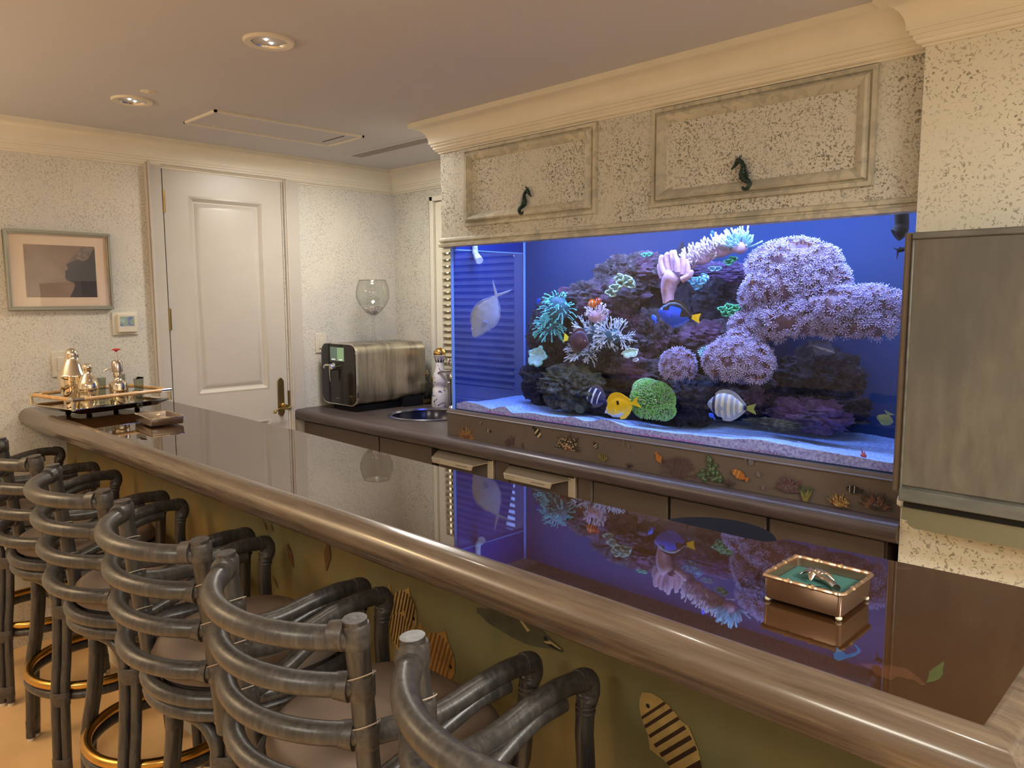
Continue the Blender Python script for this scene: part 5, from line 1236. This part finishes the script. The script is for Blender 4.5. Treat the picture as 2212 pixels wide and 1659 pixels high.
for a, l, cu in ((2.7, .026, .5), (3.5, .024, -.4), (2.0, .022, .6), (1.2, .022, -.5), (4.2, .018, .4), (.6, .026, -.3)):
    P = smooth_path([q + Vector((0, 0, .004)), q + e * (l * .5 * math.cos(a)) + f * (l * .5 * math.sin(a)) + Vector((0, 0, .009)), q + e * (l * math.cos(a + cu)) + f * (l * math.sin(a + cu)) + Vector((0, 0, .000))], 5)
    m = MB(); m.tube(P, [.003, .0042, .0052, .0058, .006, .006, .0056, .0048, .004, .0028, .001], 10, flat=.42); m.build('palm_frond', M['pewter'], pw)
sbx, e, f, c, ring = rect_tray('silver_box', 'small open silver box by the tray at the left end of the bar', 'box', (-2.990, 1.113, BT), (1, -.06, 0), .096, .060, .033, M['pewter'], True)
m = MB(); P = ring(1.0, .033, -.0005, .006, 3); m.tube(P, .0026, 6, closed=True); m.build('box_rim', M['silver'], sbx)
m = MB(); m.ball(c + e * (-.010) + Vector((0, 0, .030)), .008, 12, 8); m.tube([c + e * (-.010) + Vector((0, 0, .012)), c + e * (-.010) + Vector((0, 0, .026))], .003, 8); tag(m.build('round_stopper', M['silver']), 'tiny round silver ball standing in the small silver box', 'stopper')

# ------------------------------------------------------------------ drink dispenser and the glass on it
ax0, ax1, ay0, ay1, az0, az1 = -3.805, -3.462, 2.320, 2.800, .958, 1.300
dd = thing('drink_dispenser', 'stainless drum-shaped drink dispenser with a black glass front on the back counter', 'drink dispenser', ((ax0 + ax1) / 2, 2.55, CT))
STEEL = NT('brushed_steel'); v = STEEL.coord((.6, 5.0, .6)); f_ = STEEL.noise(v, 3.0, 4, .7, .2); STEEL.col(STEEL.ramp(f_, [(.30, (.16, .14, .12)), (.48, (.42, .38, .32)), (.62, (.62, .58, .48)), (.74, (.30, .27, .22))])); STEEL.b.inputs['Metallic'].default_value = 1; STEEL.b.inputs['Roughness'].default_value = .30
m = MB(); m.rbox((ax0 + .004, ay0 + .014, az0 + .004), (ax1 - .004, ay1, az1 - .004), .052, 'y', 8); m.build('steel_shell', STEEL.m, dd, ang=50)
m = MB(); m.rbox((ax0, ay0 + .004, az0), (ax1, ay0 + .016, az1), .055, 'y', 8); m.build('front_bezel', M['chrome'], dd, ang=50)
m = MB(); m.rbox((ax0 + .006, ay0, az0 + .006), (ax1 - .009, ay0 + .006, az1 - .006), .052, 'y', 8); fr = m.build('black_front', M['black_gloss'], dd, ang=50)
m = MB(); m.rbox((ax0 + .05, ay0 + .03, CT + .0005), (ax1 - .03, ay1 - .04, az0 + .003), .03, 'z', 5); m.box((ax0 + .05, ay1 - .16, CT + .0005), (ax1 + .004, ay1 + .03, CT + .055)); m.build('stand', M['bin'], dd)
sc = NT('lit_screen'); sc.b.inputs['Base Color'].default_value = (.02, .03, .02, 1); sc.b.inputs['Emission Color'].default_value = (.42, .62, .30, 1); sc.b.inputs['Emission Strength'].default_value = .55
scd = NT('dim_screen'); scd.b.inputs['Base Color'].default_value = (.02, .03, .02, 1); scd.b.inputs['Emission Color'].default_value = (.20, .27, .20, 1); scd.b.inputs['Emission Strength'].default_value = .5
sl = NT('screen_letters'); sl.b.inputs['Emission Color'].default_value = (.8, .85, .75, 1); sl.b.inputs['Emission Strength'].default_value = .6
def on_front(px, py_): return at(px, py_, ay0)
a, b = on_front(714, 750), on_front(743, 780)
m = MB(); m.box((a.x - .004, ay0 - .0012, b.z - .003), (b.x + .003, ay0 - .0002, a.z + .003)); scr = m.build('screen', scd.m, dd, smooth=False)
m = MB(); mx_ = (a.x + b.x) / 2; m.box((mx_ + .002, ay0 - .0018, b.z), (b.x, ay0 - .0013, a.z)); m.build('lit_pane', sc.m, scr, smooth=False)
m = MB(); m.box((a.x, ay0 - .0018, (a.z + b.z) / 2 - .012), (mx_ - .002, ay0 - .0013, a.z)); m.build('upper_pane', scd.m, scr, smooth=False)
m = MB(); m.box((a.x + .012, ay0 - .0024, b.z + .002), (mx_ - .018, ay0 - .0019, b.z + .008)); m.build('screen_text', sl.m, scr, smooth=False)
m = MB(); m.box((mx_ + .02, ay0 - .0024, b.z + .002), (b.x - .016, ay0 - .0019, b.z + .008)); m.build('screen_text', sl.m, scr, smooth=False)
m = MB()
for i in range(6): m.box((mx_ + .012 + i * .008, ay0 - .0024, b.z + .040), (mx_ + .016 + i * .008, ay0 - .0019, b.z + .050 + .006 * ((i * 7) % 3)))
skyline = m
p = on_front(722, 790); tp = MB(); tp.lathe([(.020, 0), (.022, .012), (.016, .030), (.006, .034)], (p.x + .01, ay0, p.z - .004), 20, axis=(0, -1, 0)); tp.tube(smooth_path([(p.x + .012, ay0 - .03, p.z + .006), (p.x - .02, ay0 - .045, p.z + .004), (p.x - .032, ay0 - .045, p.z - .010)], 4), .006, 8)
tp.tube([(p.x + .006, ay0 - .030, p.z - .01), (p.x + .004, ay0 - .030, p.z - .055), (p.x + .004, ay0 - .028, p.z - .085)], [.007, .005, .003], 8); tp.build('tap', M['chrome'], dd)
m = MB(); q = on_front(730, 861)
cu = bpy.data.curves.new('letters', 'FONT'); cu.body = 'pulse' if False else 'mixer'; cu.size = .022; cu.extrude = .0004
lo = bpy.data.objects.new('printed_letters', cu); me = None
# the faint marks under the tap are too small to read: a row of short strokes
for i in range(5): m.box((q.x - .022 + i * .009, ay0 - .0008, q.z), (q.x - .016 + i * .009, ay0 - .0003, q.z + .006))
bpy.data.objects.remove(lo)
pm_ = m.build('faint_mark', simple('faint_grey', (.14, .13, .13), .4), dd, smooth=False); pm_['kind'] = 'stuff'
gx_, gy_ = -3.645, 2.57; gz = az1 - .0035
wg = thing('giant_wine_glass', 'oversized balloon wine glass with clear beads in it, standing on the drink dispenser', 'wine glass', (gx_, gy_, gz))
prof_o = [(.052, 0), (.052, .003), (.020, .009), (.010, .022), (.0095, .05), (.0075, .09), (.008, .128), (.014, .142), (.040, .165), (.075, .205), (.094, .250), (.095, .285), (.086, .325), (.076, .350)]
prof_i = [(.0735, .350), (.0835, .325), (.0925, .285), (.0915, .250), (.073, .207), (.038, .168), (.010, .150), (0, .148)]
m = MB(); m.lathe(prof_o + prof_i, (gx_, gy_, gz), 40, capt=False); m.build('glass_body', M['clear'], wg, ang=80)
m = MB(); m.tube(arc((gx_, gy_), .0748, 0, 2 * PI, 40, gz + .350)[:-1], .0016, 6, closed=True); m.build('glass_rim', M['clear_dark'], wg)
r_ = random.Random(5); m = MB(); BE = simple('glass_beads', (.70, .62, .60), .08, 0.3)
for i in range(150):
    h = r_.uniform(.158, .205); lim = max(.004, (.010 + (h - .150) * 1.30) - .006); a = r_.random() * 6.28; q = lim * math.sqrt(r_.random()); m.ball((gx_ + q * math.cos(a), gy_ + q * math.sin(a), gz + h), r_.uniform(.004, .006), 7, 5)
be = m.build('glass_beads', BE); be['kind'] = 'stuff'; tag(be, 'clear glass beads heaped in the bottom of the giant wine glass', 'beads')
# decanter, ceramic bottle, tap
dx_, dy_ = -3.50, 2.815
dc = thing('decanter', 'square clear glass decanter with a round openwork stopper beside the drink dispenser', 'decanter', (dx_, dy_, CT))
M['decglass'] = glassmat('decanter_glass', (.70, .70, .64), 1.5, .03)
m = MB(); m.rbox((dx_ - .052, dy_ - .045, CT + .002), (dx_ + .052, dy_ + .045, CT + .125), .010, 'z', 4); m.lathe([(.024, .125), (.016, .135), (.018, .150), (.022, .152)], (dx_, dy_, CT), 18); m.build('decanter_body', M['decglass'], dc, ang=40)
m = MB(); m.rbox((dx_ - .044, dy_ - .038, CT + .010), (dx_ + .044, dy_ + .038, CT + .030), .010, 'z', 4); m.build('spirit', simple('spirit', (.20, .15, .06), .1), dc)
m = MB(); blob(m, (dx_, dy_, CT + .178), (.030, .030, .028), 3, .18, 3, True, 4.5); m.build('stopper', simple('antique_stopper', (.26, .20, .12), .35, .7, var=.4, vscale=90), dc)
m = MB(); m.lathe([(.007, .012), (.009, .02), (.009, .03)], (dx_ - .0, dy_ - .058, CT), 10); m.tube([(dx_, dy_ - .046, CT + .028), (dx_, dy_ - .072, CT + .026)], .005, 8); m.build('spigot', M['chrome'], dc)
bx2, by2 = -3.335, 2.800
cb = thing('ceramic_bottle', 'white ceramic bottle painted with blue black curls and topped by a gold ball', 'bottle', (bx2, by2, CT))
CER = NT('painted_ceramic'); v = CER.coord(); f_ = CER.noise(v, 26, 1.5, .4, 1.4); CER.col(CER.ramp(f_, [(.0, (.72, .70, .72)), (.60, (.72, .70, .72)), (.625, (.03, .04, .12)), (.655, (.03, .04, .12)), (.68, (.72, .70, .72))])); CER.b.inputs['Roughness'].default_value = .15
m = MB(); m.lathe([(.050, .0), (.052, .004), (.047, .06), (.042, .105), (.036, .116), (.041, .125), (.045, .150), (.038, .190), (.028, .215), (.024, .240), (.022, .255)], (bx2, by2, CT), 28, capt=False); m.build('bottle_body', CER.m, cb, ang=60)
m = MB(); m.lathe([(.022, .252), (.034, .287), (.037, .292), (.034, .294)], (bx2, by2, CT), 28); col_ = m.build('collar', simple('ceramic_white', (.70, .68, .70), .15), cb)
m = MB()
for i in range(10):
    a = 2 * PI * i / 10; a2 = a + .45; r0, r1 = .0232, .0325
    m.add([(bx2 + r0 * math.cos(a), by2 + r0 * math.sin(a), CT + .2535), (bx2 + r0 * math.cos(a2), by2 + r0 * math.sin(a2), CT + .2535), (bx2 + r1 * math.cos((a + a2) / 2) * 1.0, by2 + r1 * math.sin((a + a2) / 2) * 1.0, CT + .281)], [(0, 1, 2)])
m.build('painted_points', M['bin'], col_, smooth=False)
m = MB(); m.ball((bx2, by2, CT + .303), (.035, .035, .034), 20, 12); m.build('gold_stopper', simple('gold_ball', (.62, .38, .12), .22, 1.0), cb)
m = MB(); m.lathe([(.016, 0), (.016, .006), (.010, .010), (0, .010)], (bx2 - .022, by2 - .036, CT + .155), 16, axis=(-.3, -.9, 0)); m.build('gold_medal', M['brass'], cb)
tx, ty = -3.06, 2.775
fc = thing('tap_fitting', 'chrome sink tap with a curved spout and cross handle between the bottle and the aquarium', 'tap', (tx, ty, CT))
def ctap(px, py_): return at(px, py_, ty)
m = MB(); b0 = ctap(973, 800); m.lathe([(.022, 0), (.022, .01), (.014, .02), (.013, .16), (.016, .165), (.016, .19), (.010, .20)], (b0.x + .012, ty, CT), 18); m.build('tap_body', M['chrome'], fc)
q0 = ctap(972, 801); q1 = ctap(955, 803); q2 = ctap(946, 808); q3 = ctap(944, 817)
m = MB(); m.tube(smooth_path([q0 + Vector((.01, 0, 0)), q1, q2, q3], 5), .0085, 12); m.lathe([(.011, -.008), (.012, 0)], q3 - Vector((0, .0, .002)), 14); m.build('spout', M['chrome'], fc)
m = MB(); q = ctap(969, 781); m.lathe([(.012, -.02), (.014, 0), (.010, .018)], q, 14); m.tube([q + Vector((-.034, 0, .012)), q + Vector((.034, 0, .012))], .006, 8); m.tube([q + Vector((0, -.03, .012)), q + Vector((0, .03, .012))], .006, 8); m.build('cross_handle', M['chrome'], fc)

# ------------------------------------------------------------------ on the door wall
pf = thing('picture_frame', 'silver framed picture of a dark headland and shadow over pale ground, left of the door', 'picture', (XW, 1.04, 1.67))
y0, y1, z0, z1 = .832, 1.252, 1.497, 1.843; x0 = XW + .001
def wallpts(pts, x): return [(x, yy, zz) for yy, zz in pts]
def frame_ring(m, y0, y1, z0, z1, w_, xa_, xb_):
    for a, b in (((y0, z0), (y1, z0 + w_)), ((y0, z1 - w_), (y1, z1)), ((y0, z0 + w_), (y0 + w_, z1 - w_)), ((y1 - w_, z0 + w_), (y1, z1 - w_))): m.box((xa_, a[0], a[1]), (xb_, b[0], b[1]))
m = MB(); frame_ring(m, y0, y1, z0, z1, .009, x0, XW + .024); frame_ring(m, y0 + .009, y1 - .009, z0 + .009, z1 - .009, .006, x0, XW + .018); m.build('frame', simple('frame_silver', (.36, .35, .28), .35, .6), pf, bevel=.0015)
m = MB(); m.box((x0, y0 + .012, z0 + .012), (XW + .008, y1 - .012, z1 - .012)); mt_ = m.build('mount_board', simple('mount_board', (.86, .66, .50), .6), pf, smooth=False)
iy0, iy1, iz0, iz1 = .905, 1.188, 1.553, 1.782
m = MB(); m.box((XW + .0075, iy0, iz0), (XW + .0092, iy1, iz1)); pr = m.build('print', simple('print_ground', (.30, .20, .15), .6, var=.12, vscale=14), pf, smooth=False)
def pic(u, v_): return (iy0 + (iy1 - iy0) * u, iz0 + (iz1 - iz0) * v_)
dk = [(1.0, .97), (.93, .86), (.90, .76), (.82, .72), (.74, .76), (.66, .70), (.60, .66), (.57, .62), (.60, .57), (.575, .53), (.55, .50), (.555, .44), (.545, .40), (.56, .34), (.62, .30), (.66, .29), (.68, .24), (.66, .16), (.62, .06), (.60, 0), (1.0, 0)]
m = MB(); m.add(wallpts([pic(*p) for p in dk], XW + .0096), [tuple(range(len(dk)))]); m.build('dark_figure', simple('print_dark', (.055, .045, .055), .6, var=.15, vscale=20), pr, smooth=False)
lt = [(.57, .64), (.66, .78), (.74, .90), (.82, .99), (1.0, .99), (.94, .86), (.90, .76), (.82, .70), (.74, .74), (.66, .69), (.60, .66)]
m = MB(); m.add(wallpts([pic(*p) for p in lt], XW + .0099), [tuple(range(len(lt)))]); m.build('grey_slope', simple('print_grey', (.22, .16, .14), .6, var=.35, vscale=60), pr, smooth=False)
pg = glassmat('picture_glass', (1, 1, 1), .9, .0); m = MB(); m.box((XW + .0125, y0 + .014, z0 + .014), (XW + .0135, y1 - .014, z1 - .014)); m.build('glazing', pg, pf, smooth=False)
th = thing('thermostat', 'white wall thermostat with a small lit colour screen below the picture', 'thermostat', (XW, 1.305, 1.43))
m = MB(); m.box((x0, 1.266, 1.388), (XW + .022, 1.352, 1.474)); m.build('housing', M['white'], th, bevel=.003)
m = MB(); m.box((x0, 1.246, 1.375), (XW + .008, 1.360, 1.482)); m.build('back_plate', M['white'], th, bevel=.002)
ts = NT('thermostat_screen'); v = ts.coord(); f_ = ts.noise(v, 34, 1, .5); cc = ts.ramp(f_, [(.38, (.12, .18, .42)), (.48, (.45, .52, .50)), (.56, (.34, .50, .16)), (.68, (.70, .74, .72))]); ts.link(cc, ts.b.inputs['Emission Color']); ts.b.inputs['Emission Strength'].default_value = .35; ts.b.inputs['Base Color'].default_value = (.1, .1, .1, 1)
m = MB(); m.box((XW + .022, 1.275, 1.418), (XW + .0232, 1.338, 1.462)); m.build('screen', ts.m, th, smooth=False)
for nm, lab, (a0, a1, c0, c1) in (('light_switch', 'white wall switch plate behind the tall cocktail shaker', (.985, 1.058, 1.197, 1.312)), ('wall_outlet', 'white wall outlet plate at the upper left of the drink dispenser', (2.318, 2.392, 1.235, 1.345))):
    t = thing(nm, lab, 'switch' if nm[0] == 'l' else 'outlet', (XW, (a0 + a1) / 2, (c0 + c1) / 2)); m = MB(); m.box((x0, a0, c0), (XW + .007, a1, c1)); m.build('cover_plate', M['white'], t, bevel=.002)
    m = MB(); m.box((XW + .007, (a0 + a1) / 2 - .015, (c0 + c1) / 2 - .030), (XW + .011, (a0 + a1) / 2 + .015, (c0 + c1) / 2 + .030)); m.build('rocker' if nm[0] == 'l' else 'socket', M['white'], t, bevel=.001)

# ------------------------------------------------------------------ painted fish on the front of the bar and on its top
FB = Fig(0)
def bfish(px, py_, L, H, a, body, bars, bar_at, name, **k):
    y = 1.060 + bend(at(px, py_, 1.06).x) - .0006
    FB.Y = y; return painted_fish(px, py_, L, H, a, body, bars, bar_at, name=name, parent=panel, F=FB, Y=y, p=at(px, py_, y), **k)
PAINT['butter'] = simple('paint_butter', (.36, .23, .07), .5, var=.15, vscale=50); PAINT['choc'] = simple('paint_choc', (.035, .015, .008), .5); PAINT['slate'] = simple('paint_slate', (.075, .065, .038), .5, var=.3, vscale=25); PAINT['amber'] = simple('paint_amber', (.33, .15, .025), .5, var=.2, vscale=40); PAINT['brownf'] = simple('paint_brown', (.13, .06, .02), .5)
st = [(-.95, -.86), (-.72, -.62), (-.48, -.38), (-.26, -.16), (-.04, .06), (.18, .28), (.40, .49), (.62, .70)]
bfish(873, 1322, .100, .105, -.30, 'butter', 'choc', st, 'painted_butterfly_fish')
bfish(866, 1364, .090, .090, -.25, 'butter', 'choc', st, 'painted_butterfly_fish')
bfish(948, 1420, .115, .115, -.35, 'amber', 'brownf', st, 'painted_butterfly_fish')
bfish(1448, 1592, .165, .085, 2.35, 'butter', 'choc', [(-.9, -.62), (-.45, -.36), (-.24, -.15), (-.03, .05), (.18, .25), (.38, .45), (.56, .62)], 'painted_angelfish', tail=.18)
y_ = 1.0594; FB.Y = y_
def pb(px, py_): p = at(px, py_, y_); return (p.x, p.z)
m = MB(); FB.poly(m, [pb(*q) for q in ((985, 1300), (1010, 1303), (1030, 1312), (1060, 1314), (1110, 1325), (1140, 1335), (1163, 1352), (1190, 1380), (1216, 1402), (1216, 1410), (1190, 1400), (1160, 1397), (1135, 1390), (1110, 1378), (1080, 1360), (1055, 1345), (1035, 1325), (1008, 1322), (980, 1323), (992, 1311))])
sh_ = m.build('painted_shark', PAINT['slate'], panel, smooth=False)
m = MB(); FB.poly(m, [pb(*q) for q in ((1175, 1385), (1190, 1384), (1214, 1402), (1206, 1403), (1190, 1394))]); FB.poly(m, [pb(*q) for q in ((1120, 1335), (1128, 1340), (1146, 1362), (1140, 1364))]); m.build('painted_light', PAINT['tan'], sh_, smooth=False).__setitem__('kind', 'stuff')
m = MB(); FB.poly(m, [pb(*q) for q in ((1180, 1390), (1192, 1391), (1212, 1404), (1206, 1404), (1190, 1397))]); m.build('painted_mouth', PAINT['black'], sh_, smooth=False)
m = MB(); p_ = pb(1180, 1379); FB.poly(m, ellip(*p_, .006, .005, 0, 10)); m.build('painted_eye', PAINT['black'], sh_, smooth=False)
for (x, yy, s_, a) in ((573, 1135, .02, -.9), (588, 1140, .012, -1.0), (590, 1192, .018, -1.1), (628, 1200, .036, -1.1), (708, 1198, .05, 1.4), (595, 1257, .022, -.8)):
    y2 = 1.060 + bend(at(x, yy, 1.05).x) - .0006; FB.Y = y2; p = at(x, yy, y2); m = MB(); FB.poly(m, [(p.x + s_ * math.cos(a), p.z + s_ * math.sin(a)), (p.x + s_ * .35 * math.cos(a + 1.57), p.z + s_ * .35 * math.sin(a + 1.57)), (p.x - s_ * math.cos(a), p.z - s_ * math.sin(a)), (p.x - s_ * .35 * math.cos(a + 1.57), p.z - s_ * .35 * math.sin(a + 1.57))]); m.build('painted_little_fish', PAINT['brownf'], panel, smooth=False)
# figures painted into the bar top
bt_ = [o for o in bpy.data.objects if o.name == 'bar_top'][0]
def topfig(name, pts, col, rough=.06):
    V = []
    for px, py2 in pts:
        d = FW + RT * ((px - 1106) / FPX) - UP * ((py2 - 829.5) / FPX); q = CAM + d * ((BT + .0002 - CAM.z) / d.z); V.append(q)
    m = MB(); m.add(V, [tuple(range(len(V)))]); mt = simple(name + '_paint', col, rough, var=.15, vscale=50); mt.node_tree.nodes['Principled BSDF'].inputs['IOR'].default_value = 1.75
    mt.node_tree.nodes['Principled BSDF'].inputs['Roughness'].default_value = .018
    return m.build(name, mt, bt_, smooth=False)
topfig('painted_seahorse', ((1806, 1397), (1812, 1402), (1822, 1408), (1828, 1414), (1838, 1412), (1850, 1408), (1852, 1402), (1845, 1394), (1844, 1390), (1852, 1396), (1860, 1404), (1858, 1410), (1846, 1418), (1830, 1422), (1812, 1428), (1802, 1424), (1800, 1412), (1806, 1408)), (.03, .06, .13))
topfig('painted_leaf', ((2038, 1428), (2040, 1434), (2036, 1444), (2037, 1456), (2030, 1466), (2018, 1472), (2000, 1475), (2006, 1462), (2006, 1452), (2018, 1442), (2028, 1436)), (.055, .065, .02))
topfig('painted_fish_shape', ((1853, 1433), (1885, 1434), (1930, 1438), (1960, 1445), (1985, 1464), (2000, 1478), (1992, 1482), (1975, 1470), (1940, 1462), (1925, 1470), (1890, 1458), (1886, 1450)), (.07, .028, .012))
topfig('painted_wave', ((1930, 1228), (1955, 1224), (1975, 1229), (1955, 1232)), (.06, .028, .014))
